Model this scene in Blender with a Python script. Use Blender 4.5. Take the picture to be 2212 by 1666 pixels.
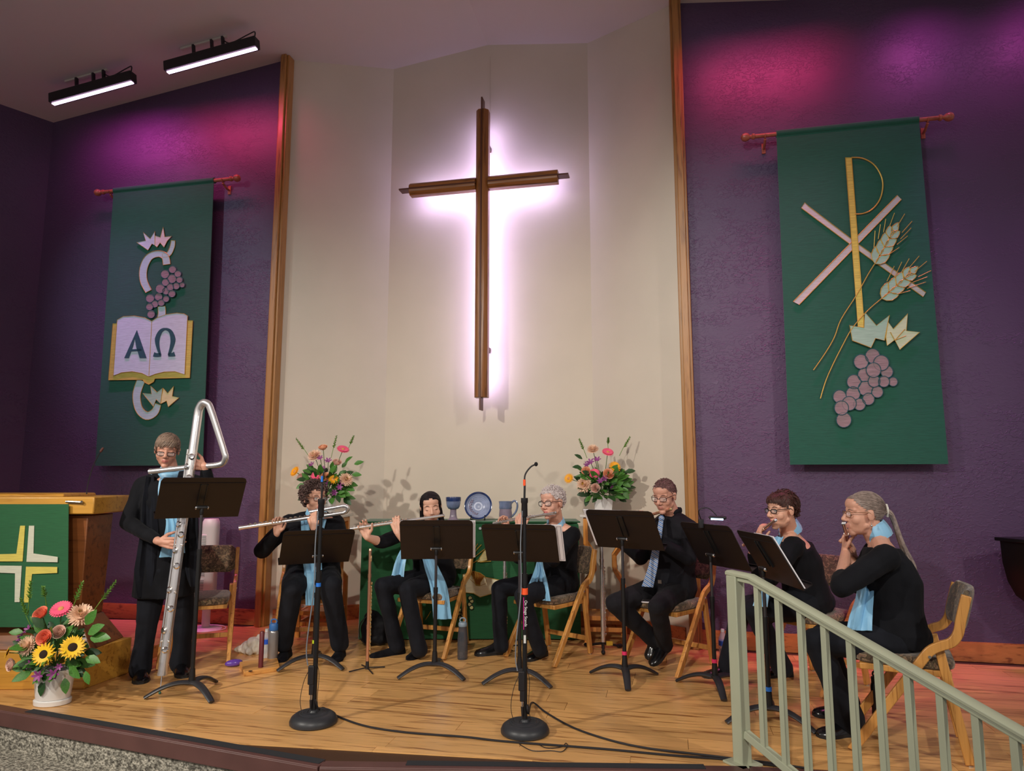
import bpy, math, random
from mathutils import Vector, Matrix, noise
V = Vector
for o in list(bpy.data.objects): bpy.data.objects.remove(o)
scene = bpy.context.scene
COL = scene.collection
PI = math.pi
# ------------------------------------------------------------------ camera
FPX, CAMH = 1500.0, 1.35            # focal length in pixels of the 2212x1666 frame, camera height above the stage
PITCH = math.atan(200 / 1500.0)
cam_d = bpy.data.cameras.new('camera'); cam = bpy.data.objects.new('camera', cam_d); COL.objects.link(cam)
cam_d.sensor_fit = 'HORIZONTAL'; cam_d.sensor_width = 36; cam_d.lens = 36 * FPX / 2212; cam_d.clip_start = .05
cam.location = (0, 0, CAMH); cam.rotation_euler = (PI / 2 + PITCH, 0, 0)
scene.camera = cam
scene.view_settings.view_transform = 'Standard'; scene.view_settings.look = 'None'
scene.view_settings.exposure = 0.0; scene.view_settings.gamma = 1; scene.view_settings.use_curve_mapping = False
TH = math.radians(12.5)             # the building is turned 12.5 degrees against the camera
CT, ST = math.cos(TH), math.sin(TH)
def B(u, v, z=0.0): return V((u * CT + v * ST, -u * ST + v * CT, z))      # building frame -> world
def ray(px, py):
    xc = (px - 1106) / FPX; yc = (833 - py) / FPX
    return V((xc, math.cos(PITCH) - yc * math.sin(PITCH), math.sin(PITCH) + yc * math.cos(PITCH)))
def W(px, py, Y):                   # survey: picture point at a known distance -> world point
    d = ray(px, py); return V((0, 0, CAMH)) + d * (Y / d.y)
def FL(px, py, z=0.0):
    d = ray(px, py); return V((0, 0, CAMH)) + d * ((z - CAMH) / d.z)
def PV(px, py, v):                  # survey point on a wall-parallel plane -> (u, z)
    d = ray(px, py); t = v / (d.x * ST + d.y * CT); p = V((0, 0, CAMH)) + d * t
    return p.x * CT - p.y * ST, p.z
# ------------------------------------------------------------------ world and lights
wd = bpy.data.worlds.new('world'); scene.world = wd; wd.use_nodes = True
wd.node_tree.nodes['Background'].inputs[0].default_value = (.74, .68, .68, 1)
wd.node_tree.nodes['Background'].inputs[1].default_value = .46
def look(o, tgt): o.rotation_euler = (V(tgt) - o.location).to_track_quat('-Z', 'Y').to_euler()
def spot(name, loc, tgt, e, col, size, blend, rad):
    d = bpy.data.lights.new(name, 'SPOT'); d.energy = e; d.color = col; d.spot_size = math.radians(size); d.spot_blend = blend
    d.shadow_soft_size = rad; o = bpy.data.objects.new(name, d); COL.objects.link(o); o.location = loc; look(o, tgt); return o
def area(name, loc, tgt, e, col, sx, sy, spread=120):
    d = bpy.data.lights.new(name, 'AREA'); d.shape = 'RECTANGLE'; d.size = sx; d.size_y = sy; d.energy = e; d.color = col; d.spread = math.radians(spread)
    o = bpy.data.objects.new(name, d); COL.objects.link(o); o.location = loc; look(o, tgt); return o
WARM = (1, .935, .84)
spot('stage_spot_left', (-5.4, .6, 4.3), (-.2, 5.2, .6), 980, WARM, 66, 1, .08)
spot('stage_spot_mid', (-1.0, -2.2, 4.7), (-.2, 4.8, 1.1), 900, WARM, 62, 1, .10)
spot('stage_spot_right', (4.6, -.8, 4.5), (1.0, 4.8, .6), 480, WARM, 60, 1, .10)
spot('stage_spot_lectern', (-3.4, -1.2, 4.4), (-3.1, 4.7, .5), 380, (1, .88, .66), 36, .8, .06)
spot('banner_spot_left', (-5.2, 2.2, 5.0), tuple(B(-4.95, 5.9, 3.2)), 300, (.66, .92, 1), 36, .8, .05)
spot('banner_spot_right', (-.2, 1.6, 5.1), tuple(B(1.3, 5.9, 2.8)), 220, (.80, .94, 1), 44, .95, .06)
def led_wash(u, col, e, L=1.05):
    for tilt, spread, k in ((1.9, 110, .48), (.08, 34, .52)):        # upper wall patch, and the beam grazing down to the floor
        p = B(u, 5.45, 5.13); q = B(u, 5.45 + .5 * tilt, 4.43); o = area('led_wash', p, q, e * k, col if tilt > 1 else (col[0], col[1] + .08, col[2] + .22), L, .05, spread)
        d = (q - p).normalized(); x = V((CT, -ST, 0)); o.rotation_euler = Matrix((x, (-d).cross(x), -d)).transposed().to_euler()
led_wash(-5.5, (.80, .06, .50), 14); led_wash(-4.3, (1, .05, .22), 10)
led_wash(.95, (1, .05, .22), 10); led_wash(2.6, (.80, .08, .56), 19)
# ------------------------------------------------------------------ materials
MATS = {}
def lin(c): return tuple(((x / 255) / 12.92 if x / 255 <= .04045 else ((x / 255 + .055) / 1.055) ** 2.4) for x in c) + (1,)
def newmat(name):
    m = bpy.data.materials.new(name); m.use_nodes = True; nt = m.node_tree
    return m, nt, nt.nodes['Principled BSDF']
def nd(nt, t, **kw):
    n = nt.nodes.new(t)
    for k, v in kw.items():
        if k.startswith('i_'): n.inputs[k[2:].replace('_', ' ')].default_value = v
        else: setattr(n, k, v)
    return n
def mapped(nt, scale=(1, 1, 1), coord='Object', rot=(0, 0, 0)):
    tc = nd(nt, 'ShaderNodeTexCoord'); mp = nd(nt, 'ShaderNodeMapping')
    mp.inputs['Scale'].default_value = scale; mp.inputs['Rotation'].default_value = rot
    nt.links.new(tc.outputs[coord], mp.inputs[0]); return mp.outputs[0]
def ramp(nt, fac, stops):
    r = nd(nt, 'ShaderNodeValToRGB'); e = r.color_ramp.elements
    while len(e) < len(stops): e.new(.5)
    for i, (p, c) in enumerate(stops): e[i].position = p; e[i].color = c
    nt.links.new(fac, r.inputs[0]); return r.outputs[0]
def add_bump(nt, b, h, strength, dist=.01):
    bp = nd(nt, 'ShaderNodeBump'); bp.inputs['Strength'].default_value = strength; bp.inputs['Distance'].default_value = dist
    nt.links.new(h, bp.inputs['Height']); nt.links.new(bp.outputs[0], b.inputs['Normal'])
def mat(name, c, rough=.5, metal=0, var=0, vs=8, bump=0, bs=80, sheen=0, sss=0, emit=None, es=0, trans=0, alpha=1, coat=0, stretch=(1, 1, 1), spec=.5):
    if name in MATS: return MATS[name]
    m, nt, b = newmat(name); c = lin(c)
    b.inputs['Base Color'].default_value = c; b.inputs['Roughness'].default_value = rough; b.inputs['Metallic'].default_value = metal
    b.inputs['Specular IOR Level'].default_value = spec
    if var:
        n = nd(nt, 'ShaderNodeTexNoise'); n.inputs['Scale'].default_value = vs; n.inputs['Detail'].default_value = 4
        nt.links.new(mapped(nt, stretch), n.inputs['Vector'])
        lo = tuple(x * (1 - var) for x in c[:3]) + (1,); hi = tuple(min(1, x * (1 + var)) for x in c[:3]) + (1,)
        nt.links.new(ramp(nt, n.outputs[0], [(.3, lo), (.7, hi)]), b.inputs['Base Color'])
    if bump:
        n = nd(nt, 'ShaderNodeTexNoise'); n.inputs['Scale'].default_value = bs; n.inputs['Detail'].default_value = 3
        nt.links.new(mapped(nt, stretch), n.inputs['Vector']); add_bump(nt, b, n.outputs[0], bump)
    if sheen: b.inputs['Sheen Weight'].default_value = sheen; b.inputs['Sheen Roughness'].default_value = .5
    if sss: b.inputs['Subsurface Weight'].default_value = sss; b.inputs['Subsurface Radius'].default_value = (.012, .005, .003)
    if emit: b.inputs['Emission Color'].default_value = lin(emit); b.inputs['Emission Strength'].default_value = es
    if trans: b.inputs['Transmission Weight'].default_value = trans
    if coat: b.inputs['Coat Weight'].default_value = coat; b.inputs['Coat Roughness'].default_value = .1
    if alpha < 1: b.inputs['Alpha'].default_value = alpha
    MATS[name] = m; return m
def wood(name, ca, cb, axis='X', rough=.4, scale=1.0, rand=0.0, coat=.15):
    if name in MATS: return MATS[name]
    m, nt, b = newmat(name); s = {'X': (.55, 9, 9), 'Y': (9, .55, 9), 'Z': (9, 9, .55)}[axis]
    vec = mapped(nt, tuple(x * scale for x in s))
    oi = nd(nt, 'ShaderNodeObjectInfo'); ad = nd(nt, 'ShaderNodeVectorMath', operation='ADD')
    sc = nd(nt, 'ShaderNodeMath', operation='MULTIPLY'); sc.inputs[1].default_value = 37.0
    nt.links.new(oi.outputs['Random'], sc.inputs[0]); nt.links.new(vec, ad.inputs[0]); nt.links.new(sc.outputs[0], ad.inputs[1])
    n1 = nd(nt, 'ShaderNodeTexNoise'); n1.inputs['Scale'].default_value = 2.2; n1.inputs['Detail'].default_value = 6; n1.inputs['Distortion'].default_value = 1.6
    n2 = nd(nt, 'ShaderNodeTexNoise'); n2.inputs['Scale'].default_value = 14; n2.inputs['Detail'].default_value = 3
    for n in (n1, n2): nt.links.new(ad.outputs[0], n.inputs['Vector'])
    mx = nd(nt, 'ShaderNodeMath', operation='MULTIPLY_ADD'); mx.inputs[1].default_value = .35
    nt.links.new(n2.outputs[0], mx.inputs[0]); nt.links.new(n1.outputs[0], mx.inputs[2])
    col = ramp(nt, mx.outputs[0], [(.48, lin(cb)), (.62, lin(ca)), (.85, tuple(min(1, x * 1.12) for x in lin(ca)[:3]) + (1,))])
    if rand:
        hs = nd(nt, 'ShaderNodeHueSaturation'); mr = nd(nt, 'ShaderNodeMapRange')
        mr.inputs[3].default_value = 1 - rand; mr.inputs[4].default_value = 1 + rand
        nt.links.new(oi.outputs['Random'], mr.inputs[0]); nt.links.new(mr.outputs[0], hs.inputs['Value']); nt.links.new(col, hs.inputs['Color']); col = hs.outputs[0]
    nt.links.new(col, b.inputs['Base Color']); b.inputs['Roughness'].default_value = rough
    b.inputs['Coat Weight'].default_value = coat; b.inputs['Coat Roughness'].default_value = .25
    add_bump(nt, b, n2.outputs[0], .06); MATS[name] = m; return m
def stucco(name, c, strength):
    m, nt, b = newmat(name); vec = mapped(nt, (1, 1, 1.7))
    n = nd(nt, 'ShaderNodeTexNoise'); n.inputs['Scale'].default_value = 28; n.inputs['Detail'].default_value = 2; n.inputs['Distortion'].default_value = .8
    v = nd(nt, 'ShaderNodeTexNoise'); v.inputs['Scale'].default_value = 3.1; v.inputs['Detail'].default_value = 2
    nt.links.new(vec, n.inputs['Vector']); nt.links.new(vec, v.inputs['Vector'])
    h = ramp(nt, n.outputs[0], [(.50, (0, 0, 0, 1)), (.56, (1, 1, 1, 1))])
    mk = ramp(nt, v.outputs[0], [(.42, (.12, .12, .12, 1)), (.62, (1, 1, 1, 1))])
    ml = nd(nt, 'ShaderNodeMath', operation='MULTIPLY'); nt.links.new(h, ml.inputs[0]); nt.links.new(mk, ml.inputs[1])
    b.inputs['Base Color'].default_value = lin(c); b.inputs['Roughness'].default_value = .5
    add_bump(nt, b, ml.outputs[0], strength, .008); MATS[name] = m; return m
def floral(name='floral_fabric'):
    if name in MATS: return MATS[name]
    m, nt, b = newmat(name); vec = mapped(nt)
    n = nd(nt, 'ShaderNodeTexNoise'); n.inputs['Scale'].default_value = 26; n.inputs['Detail'].default_value = 2; n.inputs['Distortion'].default_value = 2.2
    v = nd(nt, 'ShaderNodeTexVoronoi'); v.inputs['Scale'].default_value = 34
    nt.links.new(vec, n.inputs['Vector']); nt.links.new(n.outputs[1], v.inputs['Vector'])
    nt.links.new(vec, v.inputs['Vector'])
    c1 = ramp(nt, n.outputs[0], [(.32, lin((48, 34, 30))), (.44, lin((98, 78, 58))), (.52, lin((74, 66, 46))), (.62, lin((150, 122, 92))), (.74, lin((92, 62, 58)))])
    nt.links.new(c1, b.inputs['Base Color']); b.inputs['Roughness'].default_value = .9; b.inputs['Sheen Weight'].default_value = .3
    add_bump(nt, b, n.outputs[0], .15); MATS[name] = m; return m
def carpet_mat():
    m, nt, b = newmat('loop_carpet'); vec = mapped(nt)
    v = nd(nt, 'ShaderNodeTexVoronoi'); v.inputs['Scale'].default_value = 75
    n = nd(nt, 'ShaderNodeTexNoise'); n.inputs['Scale'].default_value = 45
    nt.links.new(vec, v.inputs['Vector']); nt.links.new(vec, n.inputs['Vector'])
    c = ramp(nt, n.outputs[0], [(.35, lin((92, 88, 80))), (.5, lin((150, 146, 134))), (.65, lin((186, 180, 166)))])
    nt.links.new(c, b.inputs['Base Color']); b.inputs['Roughness'].default_value = .95
    iv = nd(nt, 'ShaderNodeMath', operation='SUBTRACT'); iv.inputs[0].default_value = 1; nt.links.new(v.outputs[0], iv.inputs[1])
    add_bump(nt, b, iv.outputs[0], .9, .012); MATS['loop_carpet'] = m; return m
def linen(name, c, var=.18, gold=0):
    if name in MATS: return MATS[name]
    m, nt, b = newmat(name); c = lin(c)
    n = nd(nt, 'ShaderNodeTexNoise'); n.inputs['Scale'].default_value = 1; n.inputs['Detail'].default_value = 4
    nt.links.new(mapped(nt, (12, 12, 160)), n.inputs['Vector'])
    lo = tuple(x * (1 - var) for x in c[:3]) + (1,); hi = tuple(min(1, x * (1 + var)) for x in c[:3]) + (1,)
    nt.links.new(ramp(nt, n.outputs[0], [(.3, lo), (.7, hi)]), b.inputs['Base Color'])
    b.inputs['Roughness'].default_value = .45 if gold else .85; b.inputs['Metallic'].default_value = gold
    b.inputs['Sheen Weight'].default_value = .2; add_bump(nt, b, n.outputs[0], .12); MATS[name] = m; return m
# ------------------------------------------------------------------ mesh collector
def ortho(t):
    t = t.normalized(); a = V((0, 0, 1)) if abs(t.z) < .9 else V((1, 0, 0))
    x = t.cross(a).normalized(); return x, t.cross(x).normalized()
class MB:
    def __init__(s): s.v = []; s.f = []; s.mi = []; s.cur = 0
    def add(s, vs, fs):
        o = len(s.v); s.v += [tuple(p) for p in vs]
        for f in fs: s.f.append(tuple(i + o for i in f)); s.mi.append(s.cur)
        return s
    def hexa(s, p):     # 8 corners, bottom 4 then top 4
        return s.add(p, [(3, 2, 1, 0), (4, 5, 6, 7), (0, 1, 5, 4), (1, 2, 6, 5), (2, 3, 7, 6), (3, 0, 4, 7)])
    def box(s, c, d, R=None):
        c = V(c); R = R or Matrix.Identity(3); x, y, z = d[0] / 2, d[1] / 2, d[2] / 2
        return s.hexa([c + R @ V(q) for q in ((-x, -y, -z), (x, -y, -z), (x, y, -z), (-x, y, -z), (-x, -y, z), (x, -y, z), (x, y, z), (-x, y, z))])
    def beam(s, a, b, w, t, side=None):     # rectangular bar from a to b; w across `side`, t across the other
        a, b = V(a), V(b); d = (b - a).normalized()
        if side is None: x, y = ortho(d)
        else: x = (V(side) - d * d.dot(V(side))).normalized(); y = d.cross(x)
        x = x * w / 2; y = y * t / 2
        return s.hexa([a - x - y, a + x - y, a + x + y, a - x + y, b - x - y, b + x - y, b + x + y, b - x + y])
    def tube(s, path, r, n=10, cap=True, closed=False, sq=1.0, side=None):
        path = [V(p) for p in path]; k = len(path); r = r if isinstance(r, (list, tuple)) else [r] * k
        vs = []; fs = []; px = None
        for i, p in enumerate(path):
            if closed: t = path[(i + 1) % k] - path[i - 1]
            else: t = path[min(i + 1, k - 1)] - path[max(i - 1, 0)]
            if t.length < 1e-9: t = V((0, 0, 1))
            t.normalize()
            if px is None:
                x = (V(side) - t * t.dot(V(side))).normalized() if side is not None else ortho(t)[0]
            else:
                x = px - t * t.dot(px)
                x = x.normalized() if x.length > 1e-6 else ortho(t)[0]
            px = x; y = t.cross(x)
            for j in range(n):
                a = 2 * PI * j / n; vs.append(p + x * (math.cos(a) * r[i]) + y * (math.sin(a) * r[i] * sq))
        m = k if closed else k - 1
        for i in range(m):
            for j in range(n):
                a = i * n + j; b = i * n + (j + 1) % n; c = ((i + 1) % k) * n + (j + 1) % n; d = ((i + 1) % k) * n + j
                fs.append((a, b, c, d))
        if cap and not closed: fs.append(tuple(range(n - 1, -1, -1))); fs.append(tuple((k - 1) * n + j for j in range(n)))
        return s.add(vs, fs)
    def cap(s, a, b, ra, rb=None, n=12):    # tapered capsule
        a, b = V(a), V(b); rb = ra if rb is None else rb; d = b - a
        d = d.normalized() if d.length > 1e-6 else V((0, 0, 1))
        P = []; R = []
        for q in (90, 60, 30): P.append(a - d * ra * math.sin(math.radians(q))); R.append(max(ra * math.cos(math.radians(q)), ra * .08))
        P += [a, b]; R += [ra, rb]
        for q in (30, 60, 90): P.append(b + d * rb * math.sin(math.radians(q))); R.append(max(rb * math.cos(math.radians(q)), rb * .08))
        return s.tube(P, R, n)
    def ell(s, c, r, R=None, nu=14, nv=9):
        c = V(c); R = R or Matrix.Identity(3); vs = []; fs = []
        for i in range(1, nv):
            t = PI * i / nv
            for j in range(nu):
                a = 2 * PI * j / nu; vs.append(c + R @ V((r[0] * math.sin(t) * math.cos(a), r[1] * math.sin(t) * math.sin(a), r[2] * math.cos(t))))
        top = len(vs); vs.append(c + R @ V((0, 0, r[2]))); vs.append(c + R @ V((0, 0, -r[2])))
        for i in range(nv - 2):
            for j in range(nu): fs.append((i * nu + j, (i + 1) * nu + j, (i + 1) * nu + (j + 1) % nu, i * nu + (j + 1) % nu))
        for j in range(nu): fs.append((top, j, (j + 1) % nu)); fs.append((top + 1, (nv - 2) * nu + (j + 1) % nu, (nv - 2) * nu + j))
        return s.add(vs, fs)
    def lathe(s, prof, c=(0, 0, 0), n=24, R=None, sx=1, sy=1, caps=True):
        c = V(c); R = R or Matrix.Identity(3); vs = []; fs = []; k = len(prof)
        for r, z in prof:
            for j in range(n):
                a = 2 * PI * j / n; vs.append(c + R @ V((max(r, 1e-4) * math.cos(a) * sx, max(r, 1e-4) * math.sin(a) * sy, z)))
        for i in range(k - 1):
            for j in range(n): fs.append((i * n + j, i * n + (j + 1) % n, (i + 1) * n + (j + 1) % n, (i + 1) * n + j))
        if caps: fs.append(tuple(range(n - 1, -1, -1))); fs.append(tuple((k - 1) * n + j for j in range(n)))
        return s.add(vs, fs)
    def prism(s, poly, vec):
        poly = [V(p) for p in poly]; vec = V(vec); n = len(poly)
        nrm = V((0, 0, 0))
        for i in range(n): nrm += poly[i].cross(poly[(i + 1) % n])
        if nrm.dot(vec) < 0: poly.reverse()
        return s.add(poly + [p + vec for p in poly], [tuple(range(n - 1, -1, -1)), tuple(range(n, 2 * n))] + [(i, (i + 1) % n, n + (i + 1) % n, n + i) for i in range(n)])
    def loft(s, rings, close=True):
        k = len(rings); n = len(rings[0]); vs = [p for r in rings for p in r]; fs = []
        for i in range(k - 1):
            for j in range(n): fs.append((i * n + j, i * n + (j + 1) % n, (i + 1) * n + (j + 1) % n, (i + 1) * n + j))
        if close: fs.append(tuple(range(n - 1, -1, -1))); fs.append(tuple((k - 1) * n + j for j in range(n)))
        return s.add(vs, fs)
    def grid(s, pts, thick=None):            # rows of points -> sheet; with thick (vector) a solid slab
        k = len(pts); n = len(pts[0]); vs = [V(p) for r in pts for p in r]; fs = [(i * n + j, i * n + j + 1, (i + 1) * n + j + 1, (i + 1) * n + j) for i in range(k - 1) for j in range(n - 1)]
        if thick is None: return s.add(vs, fs)
        m = len(vs); th = V(thick); vs2 = vs + [p + th for p in vs]; f2 = [tuple(reversed(f)) for f in fs] + [tuple(i + m for i in f) for f in fs]
        edge = [j for j in range(n)] + [i * n + n - 1 for i in range(1, k)] + [(k - 1) * n + j for j in range(n - 2, -1, -1)] + [i * n for i in range(k - 2, 0, -1)]
        for a, b in zip(edge, edge[1:] + edge[:1]): f2.append((a, b, b + m, a + m))
        return s.add(vs2, f2)
    def mesh(s, name, mats, smooth=True):
        me = bpy.data.meshes.new(name); me.from_pydata(s.v, [], s.f)
        for m in (mats if isinstance(mats, (list, tuple)) else [mats]): me.materials.append(m)
        me.polygons.foreach_set('material_index', s.mi)
        me.validate(); me.update()
        if smooth:
            me.polygons.foreach_set('use_smooth', [True] * len(me.polygons))
            try: me.set_sharp_from_angle(angle=math.radians(38))
            except Exception: pass
        return me
    def build(s, name, mats, parent=None, world=False, smooth=True, bevel=0):
        o = bpy.data.objects.new(name, s.mesh(name, mats, smooth)); COL.objects.link(o)
        if parent is not None:
            o.parent = parent
            if world: o.matrix_parent_inverse = mw(parent).inverted()
        if bevel:
            b = o.modifiers.new('bevel', 'BEVEL'); b.width = bevel; b.segments = 2; b.limit_method = 'ANGLE'
        return o
def mw(o):
    m = Matrix.LocRotScale(o.location, o.rotation_euler, o.scale)
    return (mw(o.parent) @ o.matrix_parent_inverse @ m) if o.parent else m
def tag(o, label, cat, group=None, kind=None):
    if label: o['label'] = label
    if cat: o['category'] = cat
    if group: o['group'] = group
    if kind: o['kind'] = kind
    return o
def thing(name, label, cat, loc=(0, 0, 0), rz=0, group=None):
    o = bpy.data.objects.new(name, None); COL.objects.link(o); o.empty_display_size = .1
    o.location = loc; o.rotation_euler = (0, 0, rz); return tag(o, label, cat, group)
def struct(o): o['kind'] = 'structure'; return o
def place(name, mesh, parent, M):           # one more object that shares a mesh
    o = bpy.data.objects.new(name, mesh); COL.objects.link(o); o.parent = parent; o.matrix_local = M; return o
def tree_copy(o, parent=None):
    c = o.copy(); COL.objects.link(c); c.parent = parent
    for ch in list(o.children): tree_copy(ch, c)
    return c
def lerp(a, b, t): return a + (b - a) * t
def smoothpath(pts, n=6):                   # Catmull-Rom through points
    pts = [V(p) for p in pts]; out = []
    for i in range(len(pts) - 1):
        p0 = pts[max(i - 1, 0)]; p1 = pts[i]; p2 = pts[i + 1]; p3 = pts[min(i + 2, len(pts) - 1)]
        for k in range(n):
            t = k / n; out.append(.5 * (2 * p1 + (p2 - p0) * t + (2 * p0 - 5 * p1 + 4 * p2 - p3) * t * t + (3 * p1 - p0 - 3 * p2 + p3) * t ** 3))
    return out + [pts[-1]]
# ------------------------------------------------------------------ the room
PURPLE = stucco('purple_stucco_paint', (84, 62, 93), .5)
CREAM = mat('cream_paint', (212, 200, 182), .7, var=.03, vs=2, bump=.03, bs=200)
CEILM = mat('ceiling_paint', (216, 204, 202), .9, bump=.05, bs=120)
TRIMW = wood('oak_trim', (168, 118, 62), (126, 80, 38), 'Z', .4)
BASEW = wood('oak_baseboard', (186, 112, 62), (136, 70, 36), 'X', .4)
RU, RZ, RS = -1.72, 5.88, .125             # roof ridge: position, height, slope
def cz(u): return RZ - RS * abs(u - RU)
def wall(name, us, m, th=.12):             # us: list of (u, v) along the wall; solid, top follows the roof
    mb = MB(); n = len(us)
    for (u0, v0), (u1, v1) in zip(us, us[1:]):
        d = V((v1 - v0, -(u1 - u0))).normalized() * -th      # outward (away from the stage)
        p = [B(u0, v0), B(u1, v1), B(u1 + d.x, v1 + d.y), B(u0 + d.x, v0 + d.y)]
        q = [B(u0, v0, cz(u0)), B(u1, v1, cz(u1)), B(u1 + d.x, v1 + d.y, cz(u1)), B(u0 + d.x, v0 + d.y, cz(u0))]
        mb.hexa([x + V((0, 0, -.03)) for x in p] + [x + V((0, 0, .02)) for x in q])
    return struct(mb.build(name, m, smooth=False))
TL, TR = -3.67, .157
wall('wall_left', [(-6.56, 6.0), (TL, 6.0)], PURPLE)
wall('wall_far_left', [(-7.6, 3.3), (-6.56, 6.0)], PURPLE)
wall('wall_right', [(TR, 6.0), (5.2, 6.0)], PURPLE)
wall('wall_alcove_left', [(TL, 6.02), (-2.77, 6.57)], CREAM)
wall('wall_back', [(-2.77, 6.57), (RU, 6.57), (-.67, 6.57)], CREAM)
wall('wall_alcove_right', [(-.67, 6.57), (TR, 6.02)], CREAM)
mb = MB()
for s in (-1, 1):
    for (ua, ub) in ((0, 8.5),):
        a, b = RU + s * ua, RU + s * ub
        q = [B(a, -3, cz(a)), B(b, -3, cz(b)), B(b, 7.2, cz(b)), B(a, 7.2, cz(a))]
        if s < 0: q.reverse()
        mb.hexa(q + [p + V((0, 0, .1)) for p in q])
struct(mb.build('ceiling', CEILM, smooth=False))
def post(name, u, s):
    mb = MB()
    def pc(u0, u1, v0, v1):
        lo = [B(u0, v0, 0), B(u1, v0, 0), B(u1, v1, 0), B(u0, v1, 0)]
        mb.hexa(lo + [p + V((0, 0, cz(u))) for p in lo])
    pc(u - .05, u + .05, 5.93, 6.03); pc(u - .028, u + .028, 5.905, 5.93)
    return struct(mb.build(name, TRIMW, bevel=.006))
post('trim_1', TL - .02, -1); post('trim_2', TR + .03, 1)
def baseboard(name, u0, u1, v=6.0):
    mb = MB()
    for z0, z1, t in ((0, .13, .018), (.13, .14, .012)):
        lo = [B(u0, v - t, z0), B(u1, v - t, z0), B(u1, v, z0), B(u0, v, z0)]
        mb.hexa(lo + [V((p.x, p.y, z1)) for p in lo])
    return struct(mb.build(name, BASEW, smooth=False))
baseboard('baseboard_left', -6.5, TL - .07); baseboard('baseboard_right', TR + .08, 5.1)
def ab(name, a, b):
    mb = MB(); a, b = B(*a), B(*b); d = (b - a).normalized(); nrm = V((d.y, -d.x, 0)) * .018
    mb.hexa([a, b, b + nrm, a + nrm] + [p + V((0, 0, .14)) for p in (a, b, b + nrm, a + nrm)])
    return struct(mb.build(name, BASEW, smooth=False))
ab('baseboard_alcove_left', (TL + .05, 6.04), (-2.77, 6.57)); ab('baseboard_back', (-2.76, 6.57), (-.68, 6.57)); ab('baseboard_alcove_right', (-.67, 6.57), (TR - .04, 6.05))
# stage: base slab and laminate planks laid along the back wall
EDGE = [(-6.6, 5.68), (-.90, 3.48), (1.1, 3.42), (4.4, 2.95)]
back = [B(5.15, 6.0), B(TR, 6.0), B(-.67, 6.57), B(-2.77, 6.57), B(TL, 6.0), B(-6.56, 6.0)]
stage_poly = [V((x, y, 0)) for x, y in EDGE] + back
CARPZ = -.20
mb = MB(); mb.prism([V((p.x, p.y, -.006)) for p in stage_poly], (0, 0, CARPZ + .01))
stage = struct(mb.build('stage_floor', mat('plank_joint_dark', (70, 44, 24), .6), smooth=False))
def clip(poly, a, b):                       # keep the left side of a->b
    out = []
    def side(p): return (b.x - a.x) * (p.y - a.y) - (b.y - a.y) * (p.x - a.x)
    for i in range(len(poly)):
        p, q = poly[i], poly[(i + 1) % len(poly)]; sp, sq = side(p), side(q)
        if sp >= 0: out.append(p)
        if sp * sq < 0: out.append(p + (q - p) * (sp / (sp - sq)))
    return out
PLANK = wood('laminate_plank', (222, 170, 106), (148, 94, 46), 'X', .30, 1.15, .15, .35)
rng = random.Random(4)
PW, PL = .15, 1.22
full = None
row = 0; v = 2.3
while v < 6.56:
    off = rng.random() * PL; u = -6.6 - off
    while u < 4.9:
        u0, u1 = u + .0007, u + PL - .0007; v0, v1 = v + .0005, v + PW - .0005; u += PL
        poly = [B(u0, v0), B(u1, v0), B(u1, v1), B(u0, v1)]
        n0 = len(poly); inside = True
        if v1 > 6.0:
            if u1 < TL or u0 > TR: continue
            bl = [(B(-.67, 6.57), B(-2.77, 6.57)), (B(-2.77, 6.57), B(TL, 6.0)), (B(TR, 6.0), B(-.67, 6.57))]
            poly2 = poly
            for a, b in bl: poly2 = clip(poly2, a, b) if poly2 else poly2
            inside = False
        else:
            poly2 = poly
        for a, b in zip(EDGE, EDGE[1:]):
            if poly2: poly2 = clip(poly2, V((a[0], a[1], 0)), V((b[0], b[1], 0)))
        for a, b in ((B(5.15, 3), B(5.15, 7)), (B(-6.56, 7), B(-6.56, 2))):
            if poly2: poly2 = clip(poly2, a, b)
        if len(poly2) < 3: continue
        same = len(poly2) == 4 and all((p - q).length < 1e-5 for p, q in zip(poly, poly2))
        if same and full is None:
            f = MB(); x, y = (PL - .0014) / 2, (PW - .001) / 2
            f.hexa([V((sx * (x - (.0 if k == 0 else .0006)), sy * (y - (0 if k == 0 else .0006)), -.006 + .006 * k)) for k in (0, 1) for sx, sy in ((-1, -1), (1, -1), (1, 1), (-1, 1))])
            full = f.mesh('plank', PLANK, False)
        c = B((u0 + u1) / 2, (v0 + v1) / 2); M = Matrix.Translation(c) @ Matrix.Rotation(-TH, 4, 'Z')
        if same: place('plank', full, stage, M)
        else:
            Mi = M.inverted(); f = MB(); f.prism([Mi @ V((p.x, p.y, -.006)) for p in poly2], (0, 0, .006))
            o = f.build('plank', PLANK, stage, smooth=False); o.matrix_local = M
    v += PW; row += 1
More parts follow.
